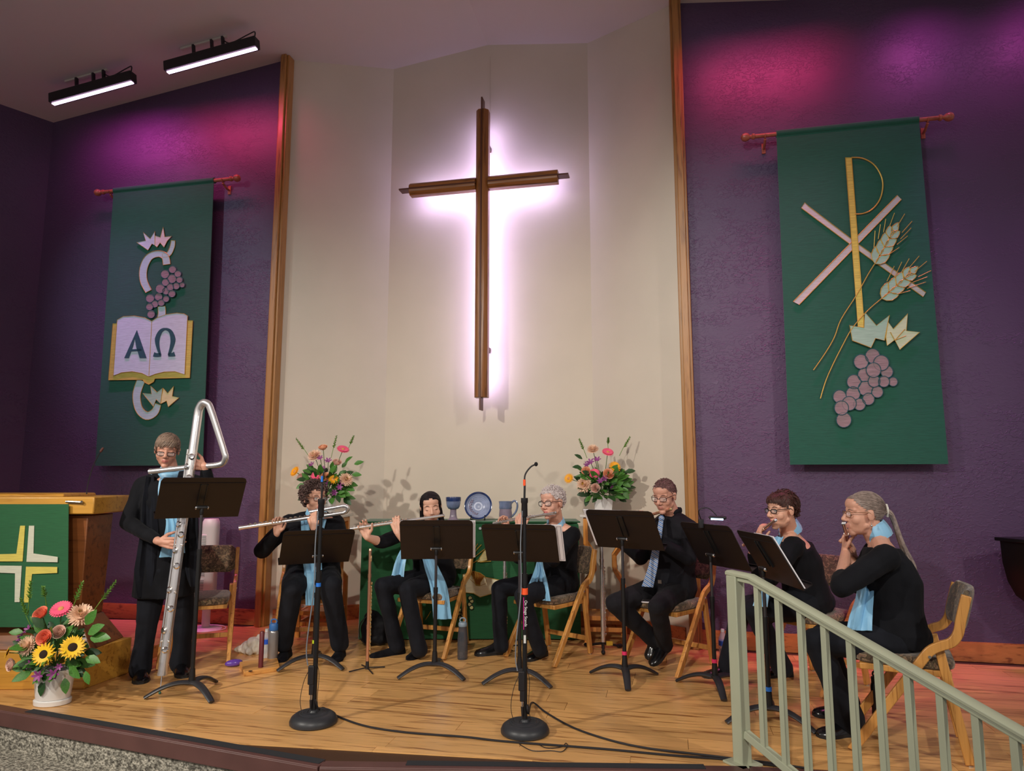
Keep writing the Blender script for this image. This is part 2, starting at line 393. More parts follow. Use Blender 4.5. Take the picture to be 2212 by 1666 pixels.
# nosing and grip strips along the stage edge
NOSE = mat('brown_vinyl_nosing', (94, 62, 58), .45, var=.12, vs=6, stretch=(1, 1, 1))
GRIP = mat('black_grip_tape', (40, 42, 46), .9, bump=.4, bs=500)
def edge_run(a, b, o0, o1, z0, z1, t0=0, t1=1):
    a, b = V((a[0], a[1], 0)), V((b[0], b[1], 0)); d = (b - a); n = V((-d.y, d.x, 0)).normalized()
    p, q = a + d * t0, a + d * t1
    return [p + n * o0 + V((0, 0, z0)), q + n * o0 + V((0, 0, z0)), q + n * o1 + V((0, 0, z0)), p + n * o1 + V((0, 0, z0)),
            p + n * o0 + V((0, 0, z1)), q + n * o0 + V((0, 0, z1)), q + n * o1 + V((0, 0, z1)), p + n * o1 + V((0, 0, z1))]
for i, (a, b) in enumerate(zip(EDGE, EDGE[1:])):
    mb = MB(); mb.hexa(edge_run(a, b, -.028, .045, .0005, .012)); mb.hexa(edge_run(a, b, -.03, .0, -.075, .006))
    struct(mb.build('trim_%d' % (3 + i), NOSE, bevel=.004))
for (i, t0, t1, lab) in ((0, .665, .998, 'long black grip strip on the stage edge left of the microphone stands'), (1, .20, .90, 'black grip strip on the stage edge at the foot of the handrail')):
    mb = MB(); mb.hexa(edge_run(EDGE[i], EDGE[i + 1], .0, .052, .0125, .0145, t0, t1)); tag(mb.build('grip_strip', GRIP, smooth=False), lab, 'grip tape')
CARPET = carpet_mat()
mb = MB(); mb.prism([(-9, -3, CARPZ), (6, -3, CARPZ), (6, 6.5, CARPZ), (-9, 6.5, CARPZ)], (0, 0, -.1)); struct(mb.build('floor', CARPET, smooth=False))
mb = MB()
for a, b in zip(EDGE, EDGE[1:]): mb.hexa(edge_run(a, b, -.012, 0, CARPZ, -.075))
struct(mb.build('trim_6', CARPET, smooth=False))
# ------------------------------------------------------------------ LED bars
BLK = mat('black_housing', (26, 24, 28), .5); LENS = mat('lit_led_lens', (255, 240, 255), .3, emit=(255, 205, 255), es=9)
TRACKM = mat('white_track', (200, 192, 180), .5)
def led_bar(u0, u1, label):
    c = B((u0 + u1) / 2, 5.42, cz((u0 + u1) / 2)); L = u1 - u0
    slope = RS if (u0 + u1) / 2 < RU else -RS
    t = thing('led_bar', label, 'stage light', c, 0, 'LED wash bars under the ceiling')
    t.rotation_euler = (0, -math.atan(slope), -TH)
    mb = MB(); mb.box((0, 0, -.20), (L, .09, .10)); mb.build('housing', BLK, t, bevel=.006)
    mb = MB(); mb.box((0, 0, -.255), (L - .03, .035, .008)); mb.build('lens', LENS, t)
    mb = MB(); mb.box((-.1, .04, -.012), (.5, .03, .02)); mb.build('track', TRACKM, t)
    for s in (-.2, .0, .12):
        mb = MB(); mb.box((s, .02, -.09), (.02, .03, .14)); mb.build('bracket', BLK, t)
    mb = MB(); mb.tube(smoothpath([(L / 2 - .03, 0, -.15), (L / 2 - .02, 0, -.08), (L / 2 - .1, .02, -.07), (.2, .03, -.1), (.12, .03, -.05)], 6), .006, 6); mb.build('cable', BLK, t)
led_bar(-6.0, -5.04, 'lit black LED bar on the ceiling, farther from the wooden post'); led_bar(-4.68, -3.69, 'lit black LED bar on the ceiling next to the wooden post')
led_bar(.4, 1.35, 'lit black LED bar above the right purple wall, nearer the post'); led_bar(2.0, 3.0, 'lit black LED bar above the right purple wall, farther from the post')
# ------------------------------------------------------------------ cross
CROSSW = wood('oak_cross', (146, 92, 44), (92, 52, 22), 'Z', .35); CROSSH = wood('oak_cross_arm', (146, 92, 44), (92, 52, 22), 'X', .35)
DKW = mat('dark_walnut_strip', (92, 48, 30), .4); GLOW = mat('led_strip', (255, 255, 255), .5, emit=(208, 192, 255), es=27)
CU, CV = -1.70, 6.32
t = thing('wall_cross', 'large wooden cross with glowing backlight on the cream wall', 'cross', B(CU, CV, 2.0), -TH)
def lc(x, y, z): return V((x, y, z - 2.0))
AZ, HW = 4.235, .063                        # arm height, half width
def bevel_bar(name, pts_fn, m):             # two half bars with a bevelled front
    return
for nm, m, seg in (('upright', CROSSW, (2.105, 5.0)),):
    for s in (-1, 1):
        mb = MB(); z0, z1 = seg
        sec = [(s * .008, -.055), (s * HW * .55, -.05), (s * HW, -.02), (s * HW, .05), (s * .008, .05)]
        r0 = [lc(x, y, z0) for x, y in sec]; r1 = [lc(x, y, z1) for x, y in sec]
        if s < 0: r0.reverse(); r1.reverse()
        mb.loft([r0, r1]); mb.build(nm, m, t, bevel=.004)
for s in (-1, 1):
    for q in (-1, 1):
        mb = MB(); sec = [(q * .008, -.055), (q * HW * .55, -.05), (q * HW, -.02), (q * HW, .05), (q * .008, .05)]
        x0, x1 = s * (HW + .001), s * .755
        r0 = [lc(x0, y, AZ + z) for z, y in sec]; r1 = [lc(x1, y, AZ + z) for z, y in sec]
        if s * q > 0: r0.reverse(); r1.reverse()
        mb.loft([r0, r1]); mb.build('arm', CROSSH, t, bevel=.004)
mb = MB(); mb.box(lc(0, .0, (1.985 + 5.125) / 2), (.014, .10, 5.125 - 1.985)); mb.box(lc(0, -.056, 3.55), (.014, .006, 2.88)); mb.build('center_fin', DKW, t)
for s in (-1, 1):
    mb = MB(); mb.box(lc(s * .46, 0, AZ), (.80, .10, .014)); mb.build('center_fin', DKW, t)
mb = MB(); mb.box(lc(0, .058, 3.56), (.05, .01, 2.75))
mb.box(lc(-.40, .058, AZ), (.66, .01, .05)); mb.box(lc(.40, .058, AZ), (.66, .01, .05)); mb.build('led_strip', GLOW, t)
for zz in (4.7, 2.6):
    mb = MB(); mb.box(lc(0, .155, zz), (.05, .19, .05)); mb.build('wall_mount', DKW, t)
mb = MB(); mb.tube([lc(.01, .244, 4.95), lc(.01, .244, 5.75)], .0025, 5); mb.build('power_cord', CREAM, t)
# ------------------------------------------------------------------ banners
GREEN = linen('green_banner_cloth', (22, 84, 66), .12); GREEN2 = linen('green_altar_cloth', (30, 92, 54), .10)
GOLD = linen('gold_cloth', (206, 180, 84), .2, .25); PALE = linen('pale_silver_cloth', (196, 204, 214), .12); SAGE = linen('sage_cloth', (158, 186, 168), .12)
CREAMC = linen('cream_applique', (220, 208, 150), .12); MAUVE = linen('mauve_grape_cloth', (142, 118, 122), .25); TEAL = linen('teal_letter_cloth', (12, 78, 84), .1)
GOLDT = mat('gold_thread', (196, 160, 70), .4, .4); RODM = wood('mahogany_rod', (176, 96, 74), (132, 60, 46), 'X', .3)
class Bn:                                    # helper that lays applique onto a plane of the building
    def __init__(s, root, v, off=(0, 0), sc=1.0): s.root = root; s.v = v; s.off = off; s.sc = sc; s.n = 0
    def pt(s, x, y): return PV(s.off[0] + x / s.sc, s.off[1] + y / s.sc, s.v)
    def poly(s, name, pts, m, lay=1, border=None):
        q = [s.pt(*p) for p in pts]; v1 = s.v - .0025 * lay
        mb = MB(); mb.prism([B(u, v1, z) for u, z in q], B(0, -.0022, 0)); o = mb.build(name, m, s.root, True, smooth=False)
        if border:
            b = MB(); b.tube([B(u, v1 - .0022, z) for u, z in q], .0032, 5, closed=True); b.build('gold_edge', border, o, True)
            o.children[-1].matrix_parent_inverse = mw(o).inverted()
        return o
    def line(s, name, pts, m, r=.004, lay=2, sm=4):
        q = [s.pt(*p) for p in pts]; P = [B(u, s.v - .0025 * lay, z) for u, z in q]; P = smoothpath(P, sm) if len(P) > 2 else P
        mb = MB(); mb.tube(P, r, 6); return mb.build(name, m, s.root, True)
    def disc(s, name, x, y, r, m, lay=1, border=None, n=18):
        return s.poly(name, [(x + r * math.cos(2 * PI * k / n), y + r * math.sin(2 * PI * k / n)) for k in range(n)], m, lay, border)
    def ribbon(s, name, pts, w, m, lay=1, border=None, sm=5):
        P = smoothpath([V((x, y, 0)) for x, y in pts], sm); n = len(P); w = w if isinstance(w, (list, tuple)) else [w] * 2
        L = []; Rr = []
        for i, p in enumerate(P):
            t = (P[min(i + 1, n - 1)] - P[max(i - 1, 0)]).normalized(); k = i / (n - 1) * (len(w) - 1); a = int(min(k, len(w) - 2)); ww = lerp(w[a], w[a + 1], k - a) / 2
            nn = V((-t.y, t.x, 0)); L.append((p.x + nn.x * ww, p.y + nn.y * ww)); Rr.append((p.x - nn.x * ww, p.y - nn.y * ww))
        return s.poly(name, L + Rr[::-1], m, lay, border)
def banner(label, u0, u1, zr, ub0, ub1, zb, r0, r1, v=5.86):
    t = thing('banner', label, 'banner', B((u0 + u1) / 2, 6.0, zb), 0, 'green hanging church banners')
    mb = MB(); nu, nz = 22, 30; pts = []
    for i in range(nz + 1):
        k = i / nz; row = []
        for j in range(nu + 1):
            a = j / nu; u = lerp(lerp(u0, ub0, k), lerp(u1, ub1, k), a); z = lerp(zr + .012, zb, k)
            vv = v + .0015 * math.sin(a * 9 + k * 2) * k + .004
            row.append(B(u, vv, z))
        pts.append(row)
    mb.grid(pts, B(0, .006, 0)); mb.build('cloth', GREEN, t, True)
    mb = MB(); mb.tube([B(u0, v + .02, zr + .005), B(u1, v + .02, zr + .005)], .030, 16); mb.build('rod_sleeve', GREEN, t, True)
    mb = MB(); mb.tube([B(r0, v + .02, zr + .005), B(r1, v + .02, zr + .005)], .018, 12); mb.build('rod', RODM, t, True)
    for uu, s in ((r0, -1), (r1, 1)):
        mb = MB(); R = (B(s, 0, 0)).to_track_quat('Z', 'Y').to_matrix()
        mb.lathe([(.018, -.02), (.026, -.015), (.026, 0), (.016, .01), (.016, .02), (.03, .035), (.038, .058), (.03, .082), (.01, .095)], B(uu, v + .02, zr + .005), 14, R); mb.build('finial', RODM, t, True)
        mb = MB(); ub = uu - s * .1
        mb.tube(smoothpath([B(ub, 6.0, zr - .06), B(ub, 5.95, zr - .06), B(ub, v + .02, zr - .03)], 5), .011, 8); mb.box(B(ub, 5.995, zr - .06), (.03, .012, .09), Matrix.Rotation(-TH, 3, 'Z'))
        mb.tube([B(ub, v + .02 + .026 * math.cos(a), zr + .005 + .026 * math.sin(a)) for a in [PI + i * PI / 8 for i in range(9)]], .006, 6); mb.build('bracket', RODM, t, True)
    return t
# left banner: vine, grapes, open book with alpha and omega
t = banner('tall green banner with an open book, grapes and vine behind the standing player', -5.57, -4.385, 4.33, -5.53, -4.32, 1.47, -5.72, -4.19)
bn = Bn(t, 5.862, (200, 380), 2.603)
LT = (202, 208, 176)
VINE = linen('vine_cloth', (176, 198, 200), .12)
bn.ribbon('vine', [(455, 365), (450, 400), (430, 440), (395, 450)], [22, 26, 26, 20], VINE, 1, GOLDT)
bn.ribbon('vine', [(420, 500), (410, 455), (370, 440), (320, 460), (290, 520), (290, 590), (318, 650)], [42, 40, 34, 36, 42, 42, 40, 36], VINE, 2, GOLDT)
bn.ribbon('vine', [(390, 735), (392, 775), (385, 805)], [42, 42, 40], VINE, 1, GOLDT)
bn.ribbon('vine', [(275, 1150), (250, 1230), (262, 1310), (305, 1350), (350, 1330), (370, 1285)], [46, 44, 42, 44, 42, 34], VINE, 1, GOLDT)
bn.poly('vine_leaf', [(252, 376), (303, 366), (289, 320), (328, 356), (354, 314), (354, 392), (338, 384), (316, 420)], PALE, 3, GOLDT)
bn.poly('vine_leaf', [(354, 392), (356, 338), (385, 348), (401, 290), (410, 345), (449, 341), (424, 368), (406, 404), (384, 378), (366, 403)], linen('blush_cloth', (222, 196, 196), .1), 3, GOLDT)
bn.poly('vine_leaf', [(286, 1223), (336, 1226), (330, 1182), (366, 1218), (398, 1194), (386, 1282), (362, 1258), (346, 1298)], SAGE, 3, GOLDT)
bn.poly('vine_leaf', [(388, 1283), (392, 1240), (402, 1196), (426, 1224), (460, 1184), (452, 1240), (490, 1248), (430, 1300), (420, 1266)], CREAMC, 3, GOLDT)
for x, y, r in ((453, 528, 21), (411, 554, 24), (484, 553, 19), (450, 580, 25), (494, 587, 18), (414, 600, 21), (508, 615, 15), (443, 628, 20), (476, 622, 19), (385, 636, 26), (418, 650, 20), (452, 665, 20), (327, 690, 24), (375, 682, 22), (419, 694, 18), (354, 722, 20), (391, 715, 19), (326, 738, 20), (335, 780, 22)):
    bn.disc('grape', x, y, r, MAUVE, 3 + (x % 3), TEAL)
bn.poly('book_cover', [(120, 832), (146, 832), (146, 860), (540, 840), (540, 815), (568, 815), (551, 1137), (356, 1141), (348, 1160), (322, 1175), (296, 1162), (288, 1147), (95, 1150)], GOLD, 4, GOLDT)
bn.poly('book_page', [(146, 812), (180, 793), (240, 790), (300, 800), (340, 820), (324, 1130), (285, 1112), (230, 1102), (170, 1108), (124, 1126)], PALE, 6, GOLDT)
bn.poly('book_page', [(340, 820), (370, 800), (420, 782), (480, 774), (520, 778), (541, 790), (525, 1118), (470, 1102), (410, 1104), (360, 1116), (324, 1130)], PALE, 6, GOLDT)
bn.poly('letter_alpha', [(258, 870), (312, 1027), (274, 1027), (255, 968), (246, 915), (236, 960), (212, 1027), (187, 1027)], TEAL, 8)
bn.poly('letter_alpha_bar', [(228, 978), (284, 974), (286, 986), (224, 990)], TEAL, 8)
bn.ribbon('letter_omega', [(352, 1006), (368, 1010), (392, 1008)], [26, 22, 20], TEAL, 8)
bn.ribbon('letter_omega', [(390, 1012), (376, 965), (372, 920), (390, 878), (417, 864), (446, 878), (460, 920), (452, 965), (436, 1012)], [10, 18, 26, 20, 12, 20, 28, 20, 10], TEAL, 8)
bn.ribbon('letter_omega', [(434, 1008), (455, 1008), (470, 1004)], [20, 20, 26], TEAL, 8)
# right banner: chi-rho, wheat, leaves and grapes
t = banner('large green banner with a chi-rho, wheat ears and grapes on the right purple wall', .98, 2.068, 4.222, .95, 2.075, 1.455, .79, 2.235)
bn = Bn(t, 5.862, (1600, 230), 2.0833)
bn.poly('applique_stroke', [(288, 434), (304, 450), (520, 615), (832, 838), (820, 858), (500, 628), (272, 458)], linen('lilac_cloth', (190, 180, 182), .12), 1, GOLDT)
bn.poly('applique_stroke', [(704, 402), (722, 420), (262, 894), (236, 880)], linen('lilac_cloth', (190, 180, 182), .12), 2, GOLDT)
bn.poly('applique_stroke', [(470, 233), (497, 233), (554, 998), (527, 998)], GOLD, 4, GOLDT)
bn.line('gold_cord', [(497, 233), (545, 236), (595, 262), (628, 310), (638, 360), (625, 420), (590, 465), (550, 484), (512, 487)], GOLDT, .0055, 4)
bn.line('wheat_stem', [(600, 712), (570, 760), (520, 850), (450, 960), (420, 1040), (380, 1110), (326, 1188)], GOLDT, .004, 6)
bn.line('wheat_stem', [(630, 868), (570, 920), (500, 1000), (450, 1090), (410, 1170), (380, 1240), (357, 1316)], GOLDT, .004, 6)
def kernel(bn, x, y, ang, L, w):
    c, s = math.cos(ang), math.sin(ang)
    bn.poly('wheat_kernel', [(x + c * a * L - s * b * w, y + s * a * L + c * b * w) for a, b in ((0, 0), (.25, .38), (.55, .5), (.85, .25), (1, 0), (.85, -.25), (.55, -.5), (.25, -.38))], SAGE, 6, GOLDT)
for (x0, y0, x1, y1, n) in ((602, 712, 690, 555, 4), (632, 868, 770, 745, 4)):
    A = math.atan2(y1 - y0, x1 - x0)
    for k in range(n):
        f = k / n; x, y = lerp(x0, x1, f), lerp(y0, y1, f)
        for s in (-1, 1): kernel(bn, x, y, A + s * .5, 78 - 8 * k, 36)
    kernel(bn, lerp(x0, x1, .85), lerp(y0, y1, .85), A, 60, 30)
for a, b in (((597, 640), (602, 563)), ((616, 600), (626, 535)), ((640, 570), (650, 510)), ((668, 540), (689, 483)), ((700, 545), (735, 487)), ((722, 572), (768, 520)), ((716, 600), (764, 550)), ((700, 625), (748, 586)), ((666, 668), (710, 638)),
             ((655, 790), (688, 722)), ((690, 770), (722, 703)), ((720, 750), (755, 688)), ((756, 728), (800, 676)), ((780, 745), (834, 700)), ((795, 770), (853, 742)), ((770, 795), (836, 770)), ((745, 822), (830, 793)), ((700, 848), (760, 832))):
    bn.line('wheat_awn', [a, b], GOLDT, .0028, 7)
bn.poly('vine_leaf', [(488, 988), (552, 998), (556, 928), (608, 988), (666, 942), (644, 1056), (604, 1046), (584, 1088), (500, 1056)], SAGE, 6, GOLDT)
bn.poly('vine_leaf', [(650, 1040), (660, 972), (684, 1004), (748, 936), (742, 1012), (802, 1018), (712, 1096), (690, 1052), (656, 1078)], linen('pale_leaf_cloth', (196, 204, 170), .1), 6, GOLDT)
bn.line('leaf_vein', [(690, 1055), (735, 1005)], GOLDT, .003, 8); bn.line('leaf_vein', [(690, 1055), (670, 1018)], GOLDT, .003, 8); bn.line('leaf_vein', [(690, 1055), (740, 1035)], GOLDT, .003, 8)
for x, y, r in ((592, 1124, 33), (540, 1150, 33), (630, 1156, 35), (595, 1188, 33), (656, 1195, 28), (556, 1209, 31), (508, 1240, 32), (598, 1238, 27), (642, 1240, 25), (684, 1240, 21), (560, 1270, 33), (613, 1286, 26), (504, 1294, 32), (573, 1318, 27), (444, 1307, 30), (486, 1338, 32), (533, 1342, 27), (451, 1358, 32), (462, 1412, 34)):
    bn.disc('grape', x, y, r, MAUVE, 3 + (x % 4), TEAL)
# ------------------------------------------------------------------ lectern, platform
OAKF = wood('oak_lectern', (200, 146, 58), (156, 100, 34), 'X', .35); OAKD = wood('oak_lectern_shaded', (128, 74, 36), (84, 44, 20), 'X', .4)  # second oak is the lectern wood darkened, side shade painted into its colour
mb = MB(); mb.prism([(-4.6, 5.25, 0), (-2.74, 5.33, 0), (-2.66, 5.80, 0), (-2.9, 6.4, 0), (-4.9, 6.6, 0)], (0, 0, .09))
struct(mb.build('trim_7', PLANK, bevel=.004))  # low wooden platform behind the standing player, not a trim piece
t = thing('lectern', 'oak lectern with flared base and green cloth, cut off at the left edge', 'lectern', (-3.45, 4.95, 0))
def frus(mb, lo, hi):                       # (x0,x1,y0,y1,z)
    P = lambda b: [V((b[0], b[2], b[4])), V((b[1], b[2], b[4])), V((b[1], b[3], b[4])), V((b[0], b[3], b[4]))]
    mb.hexa(P(lo) + P(hi))
def lpart(nm, lo, hi, m, bev=.006):
    mb = MB(); frus(mb, lo, hi); return mb.build(nm, m, t, True, bevel=bev)
mb = MB(); mb.prism([(-4.35, 4.66, 0), (-2.76, 4.69, 0), (-2.675, 5.08, 0), (-4.35, 5.08, 0)], (0, 0, .24)); mb.build('base', OAKF, t, True, bevel=.006)
lpart('base_flare', (-4.35, -2.73, 4.70, 5.08, .24), (-4.25, -2.88, 4.80, 5.06, .42), OAKD)
lpart('body', (-4.20, -2.885, 4.80, 5.06, .42), (-4.20, -2.86, 4.76, 5.06, 1.10), OAKD)
lpart('top', (-4.3, -2.79, 4.70, 5.22, 1.11), (-4.3, -2.79, 4.70, 5.22, 1.225), OAKF, .008)
lpart('reading_board', (-4.2, -3.05, 4.78, 5.16, 1.225), (-4.2, -3.06, 4.80, 5.16, 1.245), OAKF)
mb = MB(); mb.tube([(-2.97, 4.685, 1.195), (-2.87, 4.685, 1.19)], .008, 8); mb.lathe([(.006, 0), (.013, .004), (.006, .014)], (-2.87, 4.685, 1.19), 10, Matrix.Rotation(PI / 2, 3, 'Y')); mb.build('cloth_rod', mat('pewter', (150, 146, 138), .35, .9), t, True)
t2 = thing('lectern_cloth', 'green cloth with a gold and silver cross hanging on the lectern', 'cloth', (-3.4, 4.68, .39))
pts = [[V((lerp(-4.1, -2.945 + .06 * k / 14, j / 20), 4.675 + .003 * math.sin(j * 1.1), lerp(1.178, .39, k / 14))) for j in range(21)] for k in range(15)]
mb = MB(); mb.grid(pts, (0, .005, 0)); mb.build('cloth', GREEN2, t2, True)
SILV = linen('silver_cloth', (206, 206, 186), .1); GOLDB = linen('bright_gold_cloth', (214, 196, 92), .15)
for pl, m in (([(145, 320), (180, 320), (162, 577), (-80, 577), (-80, 528), (118, 522)], GOLDB), ([(208, 320), (246, 320), (240, 520), (415, 545), (414, 583), (190, 580)], SILV),
              ([(-80, 607), (156, 609), (140, 870), (105, 870), (108, 663), (-80, 655)], SILV), ([(187, 615), (412, 617), (411, 660), (230, 668), (207, 873), (171, 873)], GOLDB)):
    P = [W(x / 3.333, 1040 + y / 3.333, 4.668) for x, y in pl]
    mb = MB(); mb.prism(P, (0, .003, 0)); mb.build('cross_arm_patch', m, t2, True, smooth=False)
t = thing('gooseneck_microphone', 'thin gooseneck microphone on the lectern in front of the left banner', 'microphone', W(187, 1068, 4.98))
mb = MB(); mb.tube(smoothpath([W(187, 1068, 4.98), W(190, 1045, 4.98), W(200, 1010, 4.98), W(212, 985, 4.98), W(218, 975, 4.98)], 5), .0035, 6); mb.build('gooseneck', BLK, t, True)
mb = MB(); mb.cap(W(218, 975, 4.98), W(222, 969, 4.98), .009, .008); mb.build('capsule', mat('red_brown_foam', (88, 50, 44), .8), t, True)
# ------------------------------------------------------------------ folding chairs
CHW = wood('chair_oak', (204, 146, 76), (166, 108, 50), 'Z', .35, 1.6); FAB = floral()
STEEL = mat('steel_glide', (190, 186, 180), .3, .9)
def make_chair():
    t = thing('folding_chair', 'x', 'chair')
    prof = smoothpath([(0, -.27, 0), (0, -.10, .237), (0, .06, .461), (0, .105, .518), (0, .15, .545), (0, .195, .566), (0, .226, .61), (0, .243, .68), (0, .273, .79)], 4)
    for s in (-1, 1):
        mb = MB(); L = []; Rr = []
        for i, p in enumerate(prof):
            d = (prof[min(i + 1, len(prof) - 1)] - prof[max(i - 1, 0)]).normalized(); nn = V((0, -d.z, d.y)) * .022
            L.append(p + nn); Rr.append(p - nn)
        rings = []
        for a, b in zip(L, Rr): rings.append([V((s * .218, a.y, max(a.z, 0))), V((s * .245, a.y, max(a.z, 0))), V((s * .245, b.y, max(b.z, 0))), V((s * .218, b.y, max(b.z, 0)))])
        mb.loft(rings); mb.build('side_frame', CHW, t, bevel=.004)
        mb = MB(); mb.beam((s * .203, .145, .52), (s * .203, .235, .008), .025, .042, (1, 0, 0)); mb.build('rear_leg', CHW, t, bevel=.004)
        mb = MB(); mb.lathe([(.012, 0), (.012, .006), (.006, .01)], (s * .203, .235, 0), 10); mb.build('glide', STEEL, t)
        mb = MB(); mb.lathe([(.008, 0), (.007, .003)], (s * .246, .10, .49), 10, Matrix.Rotation(s * PI / 2, 3, 'Y')); mb.build('pivot_bolt', STEEL, t)
    mb = MB(); mb.box((0, -.01, .405), (.40, .40, .03)); mb.build('seat_frame', CHW, t, bevel=.004)
    mb = MB(); mb.beam((-.2, .215, .12), (.2, .215, .12), .02, .035); mb.build('stretcher', CHW, t, bevel=.003)
    mb = MB(); rings = []
    for z, sc in ((.42, .93), (.428, .985), (.445, 1.0), (.46, .985), (.47, .93), (.474, .82)):
        ring = []
        for k in range(32):
            a = 2 * PI * k / 32; c, s2 = math.cos(a), math.sin(a)
            ring.append(V((math.copysign(abs(c) ** .35, c) * .205 * sc, -.01 + math.copysign(abs(s2) ** .35, s2) * .225 * sc, z)))
        rings.append(ring)
    mb.loft(rings); mb.build('seat_cushion', FAB, t)
    mb = MB(); rings = []
    for j in range(15):
        a = j / 14; x = lerp(-.217, .217, a); bow = .045 * (1 - (2 * a - 1) ** 2); e = .75 if j in (0, 14) else 1
        ring = []
        for k in range(16):
            q = 2 * PI * k / 16; c, s2 = math.cos(q), math.sin(q)
            yy = math.copysign(abs(c) ** .6, c) * .021 * e; zz = math.copysign(abs(s2) ** .5, s2) * .105 * e
            ring.append(V((x, .243 + bow + yy + zz * .26, .705 + zz)))
        rings.append(ring)
    mb.loft(rings); mb.build('backrest', FAB, t)
    return t
chair0 = make_chair()
CH = [((-2.37, 5.46), (.316, -.949), 'empty folding chair with floral cushions behind the standing player'),
      ((-1.61, 5.71), (.20, -.98), 'folding chair under the curly brown haired player with the bent-headed flute'),
      ((-.64, 5.745), (-.33, -.945), 'folding chair under the player with long black hair'),
      ((.30, 5.555), (-.65, -.76), 'folding chair under the silver haired player with dark glasses'),
      ((1.155, 5.28), (-.72, -.69), 'folding chair under the man in the striped tie'),
      ((2.03, 4.84), (-.86, -.51), 'folding chair under the player with short dark brown hair'),
      ((2.045, 3.77), (-.891, .455), 'folding chair behind the handrail under the player with the grey ponytail')]
for i, (c, f, lab) in enumerate(CH):
    o = chair0 if i == 0 else tree_copy(chair0)
    o.location = (c[0], c[1], 0); o.rotation_euler = (0, 0, math.atan2(f[1], f[0]) + PI / 2)
    tag(o, lab, 'chair', 'wooden folding chairs on the stage')
# ------------------------------------------------------------------ music stands
DESK = mat('black_desk_paint', (22, 15, 17), .45); POLE = mat('black_pole', (20, 20, 22), .4); GPOLE = mat('grey_inner_pole', (96, 92, 96), .3, .8); CHROME = mat('chrome', (225, 225, 228), .12, 1)
BASEM = mat('stand_base', (44, 44, 48), .38)
def music_stand(x, y, z, yaw, tilt, label, legrot, band=None, ledge=True):
    n = V((math.sin(yaw), math.cos(yaw), 0)); t = thing('music_stand', label, 'music stand', (x - n.x * .03, y - n.y * .03, 0), -yaw, 'black music stands')
    up = V((0, -math.sin(tilt), math.cos(tilt))); nr = V((0, math.cos(tilt), math.sin(tilt))); e = V((1, 0, 0)); c = V((0, .03, z)); w, h = .2575, .1635
    mb = MB(); poly = [c - e * w - up * h, c + e * w - up * h, c + e * w + up * (h - .03), c + e * (w - .009) + up * (h - .009), c + e * (w - .03) + up * h, c - e * (w - .03) + up * h, c - e * (w - .009) + up * (h - .009), c - e * w + up * (h - .03)]
    mb.prism(poly, nr * .004); mb.prism([c - e * w - up * h, c + e * w - up * h, c + e * w - up * h + nr * .055, c - e * w - up * h + nr * .055], up * -.004)
    mb.prism([c - e * w - up * h + nr * .055, c + e * w - up * h + nr * .055, c + e * w - up * (h - .012) + nr * .055, c - e * w - up * (h - .012) + nr * .055], nr * .003)
    mb.build('desk', DESK, t)
    mb = MB()
    mb.beam(c - e * (w - .008) + up * (h - .043) - nr * .002, c + e * (w - .008) + up * (h - .043) - nr * .002, .006, .004, up); mb.build('stiffening_rib', DESK, t)
    mb = MB()
    for s in (-1, 1): mb.beam(c + e * s * .020 + up * (h - .05) - nr * .005, c + e * s * .020 - up * .055 - nr * .005, .006, .012, e)
    mb.beam(c + up * (h - .05) - nr * .002, c - up * .055 - nr * .002, .044, .004, e); mb.build('bracket', POLE, t, bevel=.001)
    pt = V((0, c.y - .012, z - .05)) - nr * .02
    mb = MB(); mb.cap(pt + V((-.026, 0, 0)), pt + V((.026, 0, 0)), .014, .014); mb.cap(pt, pt - V((0, 0, .04)), .013, .012); mb.build('clamp', POLE, t)
    for s in (-1, 1):
        mb = MB(); mb.ell(pt + V((s * .036, 0, 0)), (.008, .012, .012)); mb.build('bolt', CHROME, t)
    px, py = pt.x, pt.y
    mb = MB(); mb.tube([(px, py, z - .36), (px, py, z - .07)], .0095, 12); mb.build('inner_pole', GPOLE, t)
    mb = MB(); mb.tube([(px, py, .08), (px, py, z - .34)], .0135, 12); mb.tube([(px, py, z - .36), (px, py, z - .325)], .0155, 12); mb.tube([(px, py, .075), (px, py, .16)], [.022, .0165], 12); mb.build('outer_pole', POLE, t)
    if band: mb = MB(); mb.tube([(px, py, .165), (px, py, .188)], .0175, 12); mb.build('tape_band', mat('tape_' + band[0], band[1], .6), t)
    for k in range(3):
        a = legrot + k * 2 * PI / 3 + yaw; d = V((math.cos(a), math.sin(a), 0)); o = V((px, py, 0)); mb = MB()
        P = [o + d * r + V((0, 0, zz)) for r, zz in ((0, .075), (.06, .082), (.12, .075), (.18, .055), (.23, .030), (.262, .012))]
        mb.tube(smoothpath(P, 3), [lerp(.030, .019, i / 15) for i in range(16)], 10, sq=.52, side=d.cross(V((0, 0, 1)))); mb.build('leg', BASEM, t)
    return t, c, up, nr, e
R_ = math.radians
S1 = music_stand(-2.026, 4.59, 1.222, -.60, .66, 'tall music stand in front of the standing player with the giant flute', R_(-40))
S2 = music_stand(-1.441, 5.253, .845, -.443, .68, 'music stand behind the left microphone stand, with a lime tape band', R_(-25), ('lime', (196, 222, 40)))
S3 = music_stand(-.536, 5.041, .915, -.047, .537, 'music stand in front of the player with long black hair', R_(-35))
S4 = music_stand(.057, 4.886, .905, .21, .628, 'music stand right behind the tall microphone stand with orange tape', R_(-40))
S5 = music_stand(.778, 4.92, .994, .625, .608, 'music stand in front of the man in the tie, with a pink tape band', R_(-95), ('pink', (226, 44, 100)))
S6 = music_stand(1.338, 4.705, .907, 1.164, .518, 'music stand with a small clip-on lamp beside the handrail post', R_(-95), ('pink', (226, 44, 100)))
